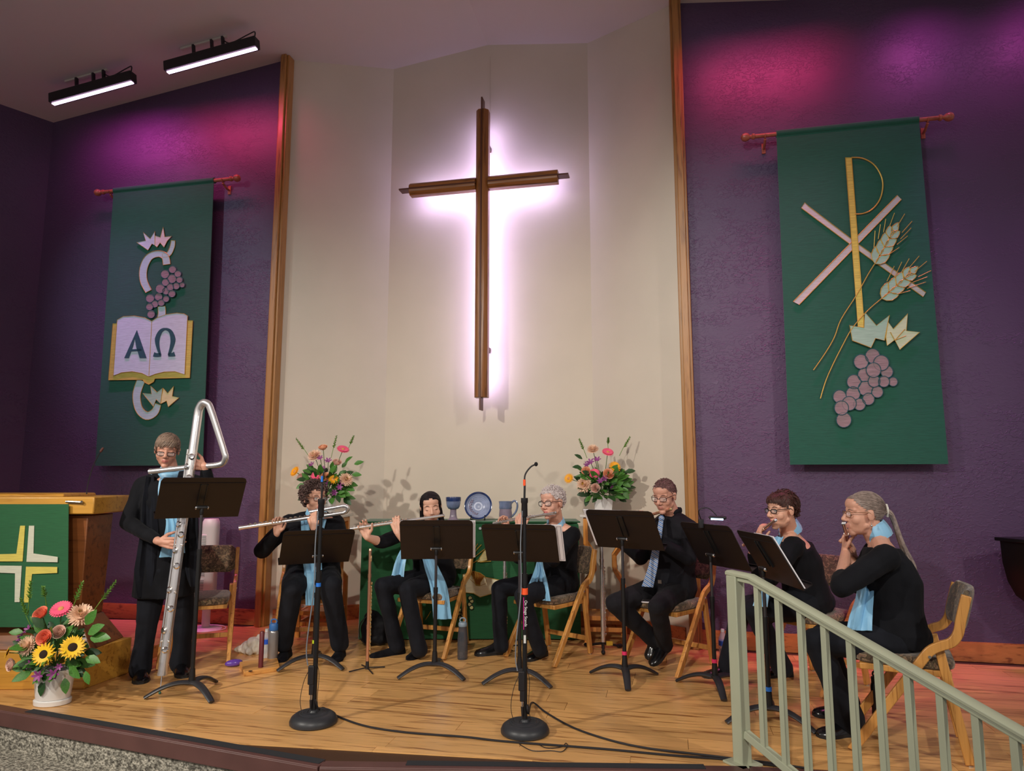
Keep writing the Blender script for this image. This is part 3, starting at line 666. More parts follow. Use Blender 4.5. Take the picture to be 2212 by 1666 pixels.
S7 = music_stand(1.47, 4.092, .894, 1.517, .533, 'music stand seen through the handrail, with a blue tape band', R_(-170), ('blue', (36, 120, 222)))
PAPER = mat('white_paper', (232, 230, 236), .8); PRINT = mat('printed_ink', (60, 66, 96), .8)
def sheet(S, x0, x1, y0, y1, label, frame=True):
    t, c, up, nr, e = S; s = thing('sheet_music', label, 'sheet music', mw(t) @ (c + nr * .006)); M = mw(t)
    P = lambda x, y, k: M @ (c + e * x + up * y + nr * k)
    mb = MB(); mb.prism([P(x0, y0, .006), P(x1, y0, .006), P(x1, y1, .006), P(x0, y1, .006)], M.to_3x3() @ nr * .006); mb.build('pages', PAPER, s, True, smooth=False)
    if frame:
        mb = MB(); a, b = x1 - .035, x1 - .008
        mb.tube([P(q, r, .0055) for q, r in ((a, y0 + .012), (b, y0 + .012), (b, y1 - .012), (a, y1 - .012))], .0009, 4, closed=True); mb.build('printed_border', PRINT, s, True)
sheet(S3, -.02, .275, -.158, .155, 'white music pages sticking out beside the middle stand desk')
sheet(S4, -.02, .30, -.158, .158, 'white music folder with a dark border, sticking out right of its stand', True)
sheet(S5, -.275, .02, -.158, .158, 'white music pages sticking out left of the desk near the man in the tie', False)
sheet(S7, .0, .262, -.158, .16, 'edge of music pages on the stand behind the handrail', False)
# clip-on lamp on S6
st, c, up, nr, e = S6; M = mw(st)
L0 = M @ (c - e * .02 + up * .165)
t = thing('clip_lamp', 'small lit clip-on reading lamp on top of the music stand desk', 'lamp', L0)
mb = MB(); mb.box(L0 + V((0, 0, .0)), (.03, .035, .06)); mb.build('clip', BLK, t, True, bevel=.004)
mb = MB(); mb.tube(smoothpath([L0 + V((0, 0, .03)), W(1509, 1105, 4.62), W(1518, 1098, 4.62), W(1532, 1099, 4.63), W(1548, 1114, 4.63)], 6), .0035, 6); mb.build('gooseneck', BLK, t, True)
mb = MB(); mb.cap(W(1534, 1118, 4.63), W(1566, 1119, 4.63), .010, .011); mb.build('lamp_head', BLK, t, True)
mb = MB(); mb.tube([W(1536, 1121.5, 4.62), W(1562, 1122.5, 4.62)], .005, 8); mb.build('led_row', mat('lit_blue_led', (220, 240, 255), .4, emit=(170, 220, 255), es=6), t, True)
# ------------------------------------------------------------------ microphone stands
MB_BASE = mat('cast_iron_base', (46, 48, 52), .42, bump=.05, bs=300); TAPE = {'orange': (255, 92, 40), 'blue': (40, 120, 230)}
def mic_stand(x, y, label, tip, bands, zc, packz):
    t = thing('microphone_stand', label, 'microphone stand', (x, y, 0))
    mb = MB(); mb.lathe([(.120, 0), (.129, .006), (.130, .020), (.120, .040), (.100, .054), (.086, .058), (.080, .056), (.074, .060), (.066, .058), (.058, .062), (.050, .060), (.040, .064), (.030, .063), (.024, .072), (.012, .074)], n=40); mb.build('round_base', MB_BASE, t)
    mb = MB(); mb.tube([(0, 0, .06), (0, 0, zc - .40)], .0135, 14); mb.tube([(0, 0, zc - .42), (0, 0, zc - .36)], .0165, 14); mb.build('outer_tube', POLE, t)
    mb = MB(); mb.tube([(0, 0, zc - .40), (0, 0, zc)], .0105, 12); mb.build('inner_tube', POLE, t)
    mb = MB(); mb.tube([(0, 0, zc - .055), (0, 0, zc - .045), (0, 0, zc + .02), (0, 0, zc + .025), (0, 0, zc + .05)], [.014, .018, .017, .020, .020], 14); mb.build('clutch', BLK, t)
    tl = V(tip) - V((x, y, 0))
    mb = MB(); mb.tube(smoothpath([V((0, 0, zc + .04)), V((.002, 0, zc + .12)), V((.004, 0, tl.z - .06)), lerp(V((.004, 0, tl.z - .06)), tl, .6) + V((-.006, 0, .008)), tl], 5), [.006] * 6 + [.0045] * 15, 8); mb.build('microphone_rod', BLK, t)
    mb = MB(); mb.ell(tl, (.0105, .0105, .0125)); mb.build('microphone_tip', mat('foam_tip', (24, 22, 24), .95), t)
    for z, cn, r in bands: mb = MB(); mb.tube([(0, 0, z - .017), (0, 0, z + .017)], r, 12); mb.build('tape_band', mat('tape_' + cn, TAPE[cn], .6), t)
    mb = MB(); mb.tube(smoothpath([(-.012, -.012, zc - .02), (-.022, -.014, zc - .2), (-.02, -.016, zc - .45), (-.05, -.012, packz + .16), (-.04, -.01, packz + .05)], 6), .0035, 6); mb.build('microphone_cord', mat('grey_cord', (120, 126, 134), .4), t)
    mb = MB(); mb.box((-.018, -.012, packz), (.034, .026, .10)); mb.box((-.014, -.012, packz - .075), (.026, .022, .06)); mb.build('body_pack', BLK, t, bevel=.004)
    mb = MB(); mb.tube([(-.014, -.014, packz - .13), (-.014, -.014, packz - .10)], .008, 10); mb.build('plug', CHROME, t)
    mb = MB(); mb.tube([(-.014, -.014, packz - .18), (-.014, -.014, packz - .13)], [.005, .009], 10)
    for pth in ([(-.03, -.01, packz + .03), (-.06, -.01, packz - .04), (-.075, -.01, packz - .14), (-.05, -.02, packz - .22), (-.02, -.03, .08)], [(.01, -.01, packz + .06), (.025, -.01, packz), (.02, -.01, packz - .14), (.04, -.02, packz - .24), (.02, -.03, .075)]):
        mb.tube(smoothpath(pth, 5), .0018, 5)
    mb.build('thin_wire', BLK, t); return t
m1 = FL(677, 1563); m2 = FL(1134, 1584)
mic_stand(m1.x, m1.y, 'microphone stand with blue tape bands, left of the two round-based stands', W(704, 1016, m1.y), [(1.345, 'blue', .0075), (.755, 'blue', .015)], 1.18, .26)
t = mic_stand(m2.x, m2.y, 'microphone stand with orange tape bands, in the middle of the stage', W(1158, 1003, m2.y), [(1.325, 'orange', .0075), (.735, 'orange', .018)], 1.19, .27)
mb = MB(); mb.box((-.006, -.0137, .62), (.003, .001, .17)); mb.build('pink_stripe', mat('hot_pink_print', (224, 20, 150), .6), t)
mb = MB(); mb.box((.0, -.0138, .485), (.012, .0012, .042)); mb.build('price_sticker', mat('white_sticker', (214, 214, 210), .7), t)
fc = bpy.data.curves.new('stand_text', 'FONT'); fc.body = 'On Stage Stands'; fc.size = .021; fc.align_x = 'CENTER'; fc.align_y = 'CENTER'; fc.extrude = .0004
to = bpy.data.objects.new('stand_text', fc); COL.objects.link(to); dg = bpy.context.evaluated_depsgraph_get()
tm = bpy.data.meshes.new_from_object(to.evaluated_get(dg)); bpy.data.objects.remove(to); tm.materials.append(mat('white_print', (235, 235, 235), .6))
o = bpy.data.objects.new('printed_lettering', tm); COL.objects.link(o); o.parent = t; o.location = (.0055, -.0142, .62); o.rotation_euler = (PI / 2, PI / 2, 0)
def cable(label, px, extra=None):
    P = [FL(a, b, .006) for a, b in px]; P = (extra or []) + P
    mb = MB(); mb.tube(smoothpath(P, 6), .0055, 8); tag(mb.build('cable', mat('black_cable', (34, 34, 38), .5), None), label, 'cable')
cable('black cable running from the left microphone stand across the stage front', [(700, 1530), (730, 1548), (790, 1569), (880, 1583), (1000, 1592), (1070, 1600), (1140, 1606), (1300, 1618), (1450, 1632), (1560, 1640), (1640, 1650), (1715, 1660)], [V((m1.x + .012, m1.y - .02, .13)), V((m1.x + .02, m1.y + .02, .07))])
cable('black cable curving from the orange-taped microphone stand to the handrail post', [(1150, 1518), (1180, 1540), (1240, 1573), (1320, 1600), (1400, 1617), (1500, 1629), (1590, 1640), (1660, 1648), (1740, 1660)], [V((m2.x + .012, m2.y - .02, .15)), V((m2.x + .02, m2.y + .03, .09))])
mb = MB(); mb.tube(smoothpath([FL(a, b, .004) for a, b in ((1122, 1608), (1150, 1622), (1190, 1622), (1214, 1624), (1226, 1612), (1222, 1606), (1212, 1614), (1180, 1616), (1160, 1606))], 5), .0022, 5); tag(mb.build('thin_wire', BLK), 'thin looped wire on the floor in front of the round microphone base', 'wire')
# ------------------------------------------------------------------ handrail
SAGEP = mat('sage_green_paint', (176, 181, 156), .45, var=.04, vs=5)
def rk(k, z): return V((1.163 + .0574 * k, 3.391 - .1041 * k, z))
RP = rk(-1.15, 0); RD = V((.483, -.876, 0)); RN = V((.876, .483, 0)); RM = Matrix((RN, RD, V((0, 0, 1)))).transposed()
t = thing('handrail', 'pale green metal stair handrail with balusters at the right', 'handrail', RP)
mb = MB(); mb.box(RP + V((0, 0, .44)), (.062, .062, .87), RM); mb.build('newel_post', SAGEP, t, True, bevel=.004)
mb = MB(); mb.box(RP + V((0, 0, .006)), (.13, .13, .012), RM); mb.build('post_flange', SAGEP, t, True, bevel=.003)
path = [RP - RD * .038 + V((0, 0, .887)), rk(-.25, .881)] + [rk(k, .8715 - .0386 * k) for k in (1, 3, 5, 7, 9.8)]
for nm, dz, w, hh in (('top_rail', .0, .060, .022), ('rail_channel', -.022, .036, .022)):
    mb = MB(); rings = []
    for p in path:
        q = p + V((0, 0, dz)); rings.append([q + RN * a + V((0, 0, b)) for a, b in ((-w / 2, -hh / 2), (w / 2, -hh / 2), (w / 2, hh * .2), (w * .3, hh / 2), (-w * .3, hh / 2), (-w / 2, hh * .2))])
    mb.loft(rings); mb.build(nm, SAGEP, t, True, bevel=.003)
zb_ = lambda k: .112 - .0386 * k
mb = MB(); mb.beam(rk(-.9, zb_(-.9)), rk(7.2, zb_(7.2)), .036, .036, RN); mb.build('bottom_rail', SAGEP, t, True, bevel=.003)
for k in range(10):
    mb = MB(); mb.beam(rk(k, max(zb_(k), CARPZ)), rk(k, .852 - .0386 * k), .026, .026, RN); mb.build('baluster', SAGEP, t, True, bevel=.002)
# ------------------------------------------------------------------ altar with cloth, vessels
t = thing('altar', 'altar table fully draped in green cloth behind the seated players', 'altar', (-.36, 6.2, 0))
AX0, AX1, AY0, AY1, AZ1 = -1.285, .57, 6.06, 6.46, .970
mb = MB(); mb.box(((AX0 + AX1) / 2, (AY0 + AY1) / 2, AZ1 / 2 + .02), (AX1 - AX0 - .03, AY1 - AY0 - .03, AZ1 - .05)); mb.build('table_body', OAKD, t, True)
mb = MB(); rings = []
def arow(z, amp):
    P = []; per = [((AX0, AY0), (AX1, AY0), 60), ((AX1, AY0), (AX1, AY1), 14), ((AX1, AY1), (AX0, AY1), 30), ((AX0, AY1), (AX0, AY0), 14)]
    for a, b, n in per:
        for k in range(n):
            f = k / n; x, y = lerp(a[0], b[0], f), lerp(a[1], b[1], f); w = amp * (math.sin(x * 14 + 1) + .6 * math.sin(x * 31 + y * 20))
            d = V((b[1] - a[1], -(b[0] - a[0]))).normalized(); P.append(V((x + d.x * (w + amp), y + d.y * (w + amp), z)))
    return P
mb.loft([arow(.012, .006), arow(.3, .0045), arow(.7, .002), arow(.95, 0), arow(AZ1, -.006)]); mb.build('altar_cloth', GREEN2, t, True)
mb = MB(); mb.prism([V((AX0 - .015, AY0 - .015, AZ1)), V((AX1 + .015, AY0 - .015, AZ1)), V((AX1 + .015, AY1, AZ1)), V((AX0 - .015, AY1, AZ1))], (0, 0, .012)); mb.build('cloth_top', GREEN2, t, True, bevel=.004)
class Pl(Bn):
    def __init__(s, root, Y, off, sc): s.root = root; s.Y = Y; s.off = off; s.sc = sc
    def w3(s, p): return W(s.off[0] + p[0] / s.sc, s.off[1] + p[1] / s.sc, s.Y)
    def poly(s, name, pts, m, lay=1, border=None):
        P = [s.w3(p) + V((0, -.002 * lay, 0)) for p in pts]; mb = MB(); mb.prism(P, (0, -.002, 0)); o = mb.build(name, m, s.root, True, smooth=False)
        if border: b = MB(); b.tube([p + V((0, -.002, 0)) for p in P], .0035, 5, closed=True); b.build('gold_edge', border, o, True)
        return o
    def line(s, name, pts, m, r=.004, lay=2, sm=4):
        P = [s.w3(p) + V((0, -.002 * lay, 0)) for p in pts]; P = smoothpath(P, sm) if len(P) > 2 else P
        mb = MB(); mb.tube(P, r, 6); return mb.build(name, m, s.root, True)
pl = Pl(t, 6.045, (900, 1040), 4.3833)
LOAF = linen('loaf_brown_cloth', (150, 92, 22), .2); CRM = linen('cream_satin', (238, 230, 196), .1)
pl.poly('loaf', [(490, 850), (545, 852), (600, 868), (645, 900), (660, 940), (652, 970), (610, 985), (560, 975), (520, 940), (480, 900)], LOAF, 1, GOLDT)
for x in (525, 548, 568): pl.line('loaf_score', [(x, 858), (x + 14, 900), (x + 8, 925)], GOLDT, .003, 3)
pl.poly('linen_napkin', [(440, 880), (480, 870), (520, 885), (545, 930), (560, 985), (600, 990), (605, 955), (640, 905), (810, 940), (800, 975), (720, 1060), (600, 1095), (540, 1060), (440, 1050)], CRM, 2, GOLDT)
pl.poly('wheat_head', [(575, 765), (600, 720), (640, 660), (655, 640), (668, 745), (620, 760)], CREAMC, 1, GOLDT)
for a, b in (((520, 740), (645, 640)), ((515, 715), (610, 600)), ((520, 780), (600, 735)), ((570, 640), (615, 600)), ((515, 690), (580, 590)), ((600, 765), (705, 755))): pl.line('wheat_awn', [a, b], GOLDT, .0035, 3)
for x, y in ((508, 1105), (522, 1135), (503, 1165), (520, 1195), (410, 1220), (440, 1225), (408, 1255), (430, 1262), (455, 1255), (415, 1290), (445, 1292)): pl.disc('grape', x, y, 20, linen('pale_grape_cloth', (196, 190, 130), .15), 1, mat('dark_outline', (30, 40, 30), .8), 14)
pl.line('wheat_stem', [(85, 1310), (135, 1230)], GOLDT, .003, 2)
mb = MB(); mb.ell(W(1037, 1142, 6.04), (.012, .006, .012)); mb.build('pearl_pin', PALE, t, True)
GLZ = mat('blue_grey_glaze', (112, 126, 158), .12, var=.35, vs=14, coat=.6, bump=.08, bs=40); GLZD = mat('dark_blue_glaze', (40, 58, 104), .12, var=.3, vs=20, coat=.6)
MAUV = mat('mauve_glaze', (138, 124, 142), .25, var=.12, vs=12, coat=.4)
ATOP = AZ1 + .012
def vessel(name, label, cat, px, Y):
    p = W(px, 1120, Y + .1); return thing(name, label, cat, (p.x, Y + .1, ATOP))
t = vessel('goblet', 'blue glazed pottery goblet on the altar', 'goblet', 979, 6.08)
mb = MB(); mb.lathe([(.052, 0), (.050, .008), (.036, .02), (.030, .045), (.027, .08), (.028, .095)]); mb.build('stem', MAUV, t)
mb = MB(); mb.lathe([(.026, .095), (.045, .102), (.058, .122), (.063, .145), (.0645, .166)]); mb.build('bowl', GLZ, t)
mb = MB(); mb.lathe([(.0645, .166), (.067, .172), (.068, .196), (.066, .203), (.062, .203), (.060, .17), (.05, .13), (.0, .115)]); mb.build('rim', GLZD, t)
t = vessel('pottery_plate', 'round blue-rimmed pottery plate standing upright on the altar', 'plate', 1033, 6.10)
Rt = Matrix.Rotation(R_(78), 3, 'X')
mb = MB(); mb.lathe([(.0, -.036), (.06, -.030), (.10, .000), (.112, .012), (.108, .012), (.098, .002), (.088, -.008), (.085, -.007), (.076, -.015), (.073, -.014), (.06, -.021), (.057, -.020), (.042, -.0255), (.039, -.0245), (.02, -.0285), (.0, -.0295)], (0, 0, .125), 40, Rt); mb.build('dish', mat('pale_blue_glaze', (150, 160, 190), .28, var=.2, vs=16, spec=.4), t)
mb = MB(); mb.lathe([(.112, .010), (.121, .016), (.122, .020), (.112, .0175), (.106, .0125), (.106, .006), (.112, .010)], (0, 0, .125), 40, Rt, 1, 1, False); mb.build('rim', GLZD, t)
mb = MB()
for k in range(26):
    a = k / 25; ang = lerp(2.3, 4.6, a); r = .074 + .010 * math.sin(k * 1.7); q = Rt @ V((r * math.cos(ang), r * math.sin(ang), -.011)) + V((0, 0, .125)); mb.ell(q, (.006, .003, .006), None, 8, 5)
mb.build('relief_band', MAUV, t)
for s in (-1, 1):
    mb = MB(); mb.tube(smoothpath([(s * .055, .09, .004), (s * .058, .0, .006), (s * .06, -.055, .01), (s * .06, -.06, .03), (s * .06, -.045, .045)], 4), .005, 7); mb.tube([(s * .055, .09, .004), (s * .045, .055, .2)], .005, 7); mb.build('plate_stand', BLK, t)
t = vessel('pottery_pitcher', 'blue and mauve pottery pitcher with a handle on the altar', 'pitcher', 1092, 6.08)
mb = MB(); mb.lathe([(.050, 0), (.056, .008), (.058, .05), (.055, .085), (.054, .10)]); mb.build('body', MAUV, t)
mb = MB(); mb.lathe([(.054, .10), (.058, .108), (.056, .13), (.060, .160), (.061, .166), (.056, .166), (.052, .13), (.05, .02), (.0, .015)]); mb.build('neck', GLZ, t)
mb = MB(); mb.tube(smoothpath([(.052, 0, .15), (.075, 0, .17), (.098, 0, .155), (.104, 0, .12), (.09, 0, .075), (.062, 0, .04), (.052, 0, .035)], 5), .0085, 9); mb.build('handle', GLZ, t)
# ------------------------------------------------------------------ plant stands
STW = wood('plant_stand_wood', (206, 138, 66), (170, 104, 44), 'Z', .35)
def plant_stand(c, rot, label, ztop=1.02):
    t = thing('plant_stand', label, 'plant stand', (c[0], c[1], 0), rot, 'wooden plant stands beside the altar')
    mb = MB(); mb.box((0, 0, ztop - .012), (.40, .40, .022)); mb.build('marble_top', mat('white_marble', (216, 210, 202), .25, var=.06, vs=6), t, bevel=.004)
    mb = MB(); mb.box((0, 0, ztop - .045), (.34, .34, .045)); mb.build('apron', STW, t, bevel=.004)
    for sx in (-1, 1):
        for sy in (-1, 1):
            P = [V((sx * r, sy * r, z)) for r, z in ((.155, ztop - .03), (.155, .80), (.085, .70), (.085, .58), (.155, .47), (.155, .0))]
            mb = MB()
            rings = []
            for p in P: rings.append([p + V((a * .019, b * .019, 0)) for a, b in ((-1, -1), (1, -1), (1, 1), (-1, 1))])
            mb.loft(rings); mb.build('leg', STW, t, bevel=.004)
    for z in (.11, .20):
        for a, b in (((-1, -1), (1, -1)), ((1, -1), (1, 1)), ((1, 1), (-1, 1)), ((-1, 1), (-1, -1))):
            mb = MB(); mb.beam((a[0] * .155, a[1] * .155, z), (b[0] * .155, b[1] * .155, z), .022, .035); mb.build('rung', STW, t, bevel=.002)
    mb = MB(); mb.box((0, 0, .205), (.30, .30, .015)); mb.build('shelf', STW, t, bevel=.003)
PSL = W(704, 1080, 6.32); PSR = W(1303, 1080, 6.10)
plant_stand((PSL.x, 6.32), -TH + .15, 'wooden plant stand behind the curly brown haired player', 1.03); plant_stand((PSR.x, 6.10), -TH + .1, 'wooden plant stand to the right of the altar', 1.045)
# ------------------------------------------------------------------ flowers
LEAFM = mat('leaf_green', (72, 124, 48), .45, var=.3, vs=20); LEAFD = mat('dark_leaf_green', (38, 74, 34), .45, var=.3, vs=20); SPIKE = mat('spike_green', (104, 148, 56), .5, var=.25, vs=30)
STEMM = mat('stem_green', (70, 104, 46), .6)
def petal(mb, o, d, up, L, w, curl=.2, cup=0.0, pts=((0, .25), (.35, .85), (.7, 1.0), (.92, .6), (1.0, .12))):
    d = d.normalized(); s = d.cross(up).normalized(); up = s.cross(d); rows = []
    for k, ww in pts:
        c = o + d * (L * k) + up * (curl * L * k * k); rows.append([c - s * (w * ww / 2) + up * cup * w * ww, c, c + s * (w * ww / 2) + up * cup * w * ww])
    mb.grid(rows)
def axes(d):
    d = d.normalized(); a, b = ortho(d); return a, b, d
def fl_gerbera(root, c, d, r, m, cm, name='gerbera', n=24, layers=2, pw=.21, pts=((0, .5), (.4, .9), (.75, 1.0), (.93, .75), (1.0, .3)), cr=.27):
    a, b, d = axes(d); mb = MB()
    for l in range(layers):
        for k in range(n):
            q = 2 * PI * (k + l * .5) / n; v = a * math.cos(q) + b * math.sin(q)
            petal(mb, c + v * r * .18 + d * .004 * l, v + d * (.10 + .16 * l), d, r * (.84 - .12 * l), r * pw, -.08, 0, pts)
    o = mb.build(name, m, root, True)
    mb = MB(); Rm = Matrix((a, b, d)).transposed(); mb.ell(c + d * .004, (r * cr, r * cr, r * .13), Rm); mb.build('flower_center', cm, o, True); return o
def fl_mum(root, c, d, r, m, cm, rnd):
    a, b, d = axes(d); mb = MB()
    for ring, (n, el, L) in enumerate(((26, -8, 1.0), (24, 12, 1.0), (22, 30, .93), (18, 48, .85), (12, 66, .78))):
        for k in range(n):
            q = 2 * PI * (k + ring * .5 + rnd.random() * .4) / n; v = (a * math.cos(q) + b * math.sin(q)) * math.cos(R_(el)) + d * math.sin(R_(el))
            petal(mb, c + v * r * .15, v, d, r * L * rnd.uniform(.82, 1.05), r * .17, .25, .12)
    o = mb.build('chrysanthemum', m, root, True)
    mb = MB()
    for k in range(22):
        q = k * 2.4; rr = .3 * math.sqrt(k / 22); v = (a * math.cos(q) + b * math.sin(q)) * rr + d; petal(mb, c + v * r * .35, v, a, r * .35, r * .12, .1)
    mb.build('flower_center', cm, o, True); return o
def fl_rose(root, c, d, r, m, rnd, name='rose'):
    a, b, d = axes(d); mb = MB()
    for ring, (n, rr, h, open_) in enumerate(((5, 1.0, .9, .55), (5, .8, 1.05, .3), (4, .58, 1.15, .15), (3, .36, 1.2, .05), (3, .18, 1.2, 0))):
        for k in range(n):
            q0 = 2 * PI * (k + ring * .37) / n; rows = []
            for i in range(5):
                f = i / 4; row = []
                for j in range(6):
                    q = q0 + (j / 5 - .5) * 2 * PI / n * 1.45; v = a * math.cos(q) + b * math.sin(q)
                    rad = r * rr * (.35 + .65 * math.sin(min(f * 1.5, 1.0) * PI / 2)) + r * open_ * .45 * f ** 3
                    z = r * (h * f * 1.15 - .5) - r * .18 * open_ * max(0, f - .8) * 5 - r * .18 * f * abs(j / 5 - .5) ** 2 * 4
                    row.append(c + v * rad + d * z)
                rows.append(row)
            mb.grid(rows)
    return mb.build(name, m, root, True)
def fl_lily(root, c, d, r, m, rnd):
    a, b, d = axes(d); mb = MB()
    for k in range(6):
        q = 2 * PI * k / 6; v = a * math.cos(q) + b * math.sin(q); petal(mb, c, v * .9 + d * .8, d, r, r * .42, -.25, .05)
    return mb.build('alstroemeria', m, root, True)
def leafmesh(m, nm='leaf'):
    mb = MB(); rows = []
    for k, w in ((0, .05), (.15, .55), (.4, 1), (.7, .8), (.9, .35), (1, .03)):
        rows.append([V((-w * .27, k, .05 * w - .18 * k * k)), V((0, k, -.18 * k * k)), V((w * .27, k, .05 * w - .18 * k * k))])
    mb.grid(rows, (0, 0, .008)); return mb.mesh(nm, m)
LEAF1, LEAF2 = leafmesh(LEAFM), leafmesh(LEAFD)
def leaf(root, c, d, L, rnd):
    d = d.normalized(); x = d.cross(V((rnd.uniform(-.6, .6), -1, rnd.uniform(.2, 1)))).normalized(); z = x.cross(d)
    M = Matrix.Translation(c) @ Matrix((x, d, z)).transposed().to_4x4() @ Matrix.Scale(L, 4)
    place('leaf', rnd.choice((LEAF1, LEAF1, LEAF2)), root, mw(root).inverted() @ M)
def spike(root, a, b, rnd):
    a, b = V(a), V(b); mb = MB(); mid = lerp(a, b, .5) + V((rnd.uniform(-.01, .01), 0, 0)); P = smoothpath([a, mid, b], 6); mb.tube(P, .0025, 5); L = (b - a).length
    d = (b - a).normalized(); x, y = ortho(d)
    for k in range(34):
        f = .45 + .55 * k / 34; p = lerp(a, b, f); q = k * 2.4; v = x * math.cos(q) + y * math.sin(q)
        petal(mb, p, v * .7 + d * .9, v, .030 * (1.15 - f * .65), .013 * (1.2 - f * .6), .2)
    return mb.build('green_spike', SPIKE, root, True)
PINK = mat('hot_pink_petal', (240, 92, 128), .5, var=.12, vs=30); PINKC = mat('gerbera_center', (214, 150, 90), .8); YEL = mat('sunflower_petal', (250, 196, 20), .5, var=.1, vs=30); BRN = mat('sunflower_center', (46, 26, 16), .9, bump=.5, bs=400)
ORG = mat('golden_petal', (250, 170, 20), .5, var=.1, vs=30); PEACH = mat('peach_petal', (250, 190, 152), .6, var=.06, vs=20, sss=.2); CORAL = mat('coral_petal', (250, 146, 118), .6, var=.12, vs=20); MUM = mat('mum_petal', (250, 206, 178), .6, var=.2, vs=30); MUMC = mat('mum_center', (238, 204, 96), .6)
LILAC = mat('purple_petal', (140, 62, 128), .5, var=.25, vs=30); BLUSH = mat('blush_petal', (242, 206, 190), .5, var=.08, vs=20)
POT = mat('white_ceramic', (226, 224, 222), .3, coat=.3)
def arrangement(label, base, pot, Y, flowers, spikes, hub, seed, nleaf, lr, pick=()):
    rnd = random.Random(seed); t = thing('flower_arrangement', label, 'flowers', base)
    if pot[0] == 'oval':
        mb = MB(); mb.lathe([(.095, .035), (.100, .06), (.114, .19), (.118, .205), (.112, .205), (.095, .06)], (0, 0, 0), 32, None, 1.0, .8); mb.build('pot', POT, t)
        mb = MB(); mb.lathe([(.098, 0), (.104, .004), (.106, .028), (.098, .033)], (0, 0, 0), 32, None, 1.0, .8); mb.build('saucer', POT, t)
    else:
        h = pot[1]; mb = MB(); mb.lathe([(.078, 0), (.082, .005), (.096, h), (.09, h), (.075, .02)], (0, 0, 0), 6, Matrix.Rotation(.4, 3, 'Z')); mb.build('pot', POT, t, bevel=.004)
    hub = V(hub)
    for ty, px, py, rp, dy in flowers:
        c = W(px, py, Y + dy); r = rp * (.82 if ty in ('coral', 'rose', 'car') else .92) * Y / 1513; d = (c - hub); d = V((d.x, -abs(d.y) - .16 - .25 * rnd.random(), d.z * .8 + .05))
        if ty == 'ger': fl_gerbera(t, c, d, r, PINK, PINKC)
        elif ty == 'sun': fl_gerbera(t, c, d, r, YEL, BRN, 'sunflower', 17, 2, .27, ((0, .5), (.3, 1.0), (.55, .9), (.8, .5), (1.0, .06)), .38)
        elif ty == 'gold': fl_gerbera(t, c, d, r, ORG, PINKC, 'golden_sunflower', 16, 2, .28, ((0, .5), (.3, 1.0), (.6, .9), (.85, .5), (1.0, .1)), .3)
        elif ty == 'mum': fl_mum(t, c, d, r, MUM, MUMC, rnd)
        elif ty == 'rose': fl_rose(t, c, d, r, PEACH, rnd)
        elif ty == 'coral': fl_rose(t, c, d, r, CORAL, rnd, 'coral_rose')
        elif ty == 'car': fl_rose(t, c, d, r, BLUSH, rnd, 'carnation')
        else: fl_lily(t, c, d, r, LILAC, rnd)
        mb = MB(); mb.tube(smoothpath([c - d.normalized() * r * .1, lerp(c, hub, .5) + V((0, .01, .02)), hub], 4), .003, 5); mb.build('stem', STEMM, t, True)
    for ax, ay, bx, by in spikes: spike(t, W(ax, ay, Y + .03), W(bx, by, Y + .05 * rnd.uniform(-1, 1)), rnd)
    for k in range(int(nleaf * 1.7)):
        th, ph = rnd.uniform(0, 2 * PI), rnd.uniform(-.35, .95); rr = rnd.uniform(.35, 1.0)
        d = V((math.cos(th) * math.cos(ph), math.sin(th) * math.cos(ph) * .8, math.sin(ph))); c = hub + V((d.x * lr[0], d.y * lr[0], d.z * lr[1] + lr[2])) * rr
        leaf(t, c, d + V((rnd.uniform(-.3, .3), rnd.uniform(-.6, .1), rnd.uniform(-.3, .4))), rnd.uniform(.06, .115), rnd)
    for px, py, dx, dz, L in pick: leaf(t, W(px, py, Y - .05), V((dx, -.25, dz)), L, rnd)
    return t
pb = FL(113, 1520)
arrangement('flower arrangement with two sunflowers in a white pot on the floor by the lectern', pb, ('oval',), 4.38,
    [('ger', 132, 1316, 23, -.02), ('coral', 89, 1327, 16, 0), ('mum', 174, 1330, 25, 0), ('coral', 97, 1378, 16, -.06), ('car', 128, 1366, 14, -.03), ('mum', 60, 1396, 20, -.06), ('sun', 95, 1414, 26, -.10), ('sun', 157, 1399, 27, -.09),
     ('sun', 18, 1410, 17, .02), ('car', 25, 1436, 13, -.02), ('lil', 62, 1362, 13, 0), ('lil', 48, 1378, 13, -.02), ('lil', 68, 1436, 12, -.08), ('lil', 84, 1460, 14, -.12), ('lil', 116, 1457, 14, -.12), ('lil', 128, 1441, 9, -.1)],
    [(60, 1330, 66, 1256), (150, 1330, 178, 1258), (195, 1330, 250, 1256), (70, 1360, 45, 1292), (100, 1310, 93, 1268)], pb + V((.0, 0, .22)), 3, 75, (.17, .27, .06),
    [(190, 1370, .7, .45, .12), (195, 1378, 1, .1, .13), (185, 1350, .6, .8, .11), (50, 1366, -1, .1, .08), (95, 1470, -.1, -1, .09), (140, 1465, .3, -1, .09), (185, 1450, .4, -1, .08), (150, 1440, .7, -.6, .1), (185, 1420, 1, -.2, .1)])
pbl = V((PSL.x, 6.32, 1.032))
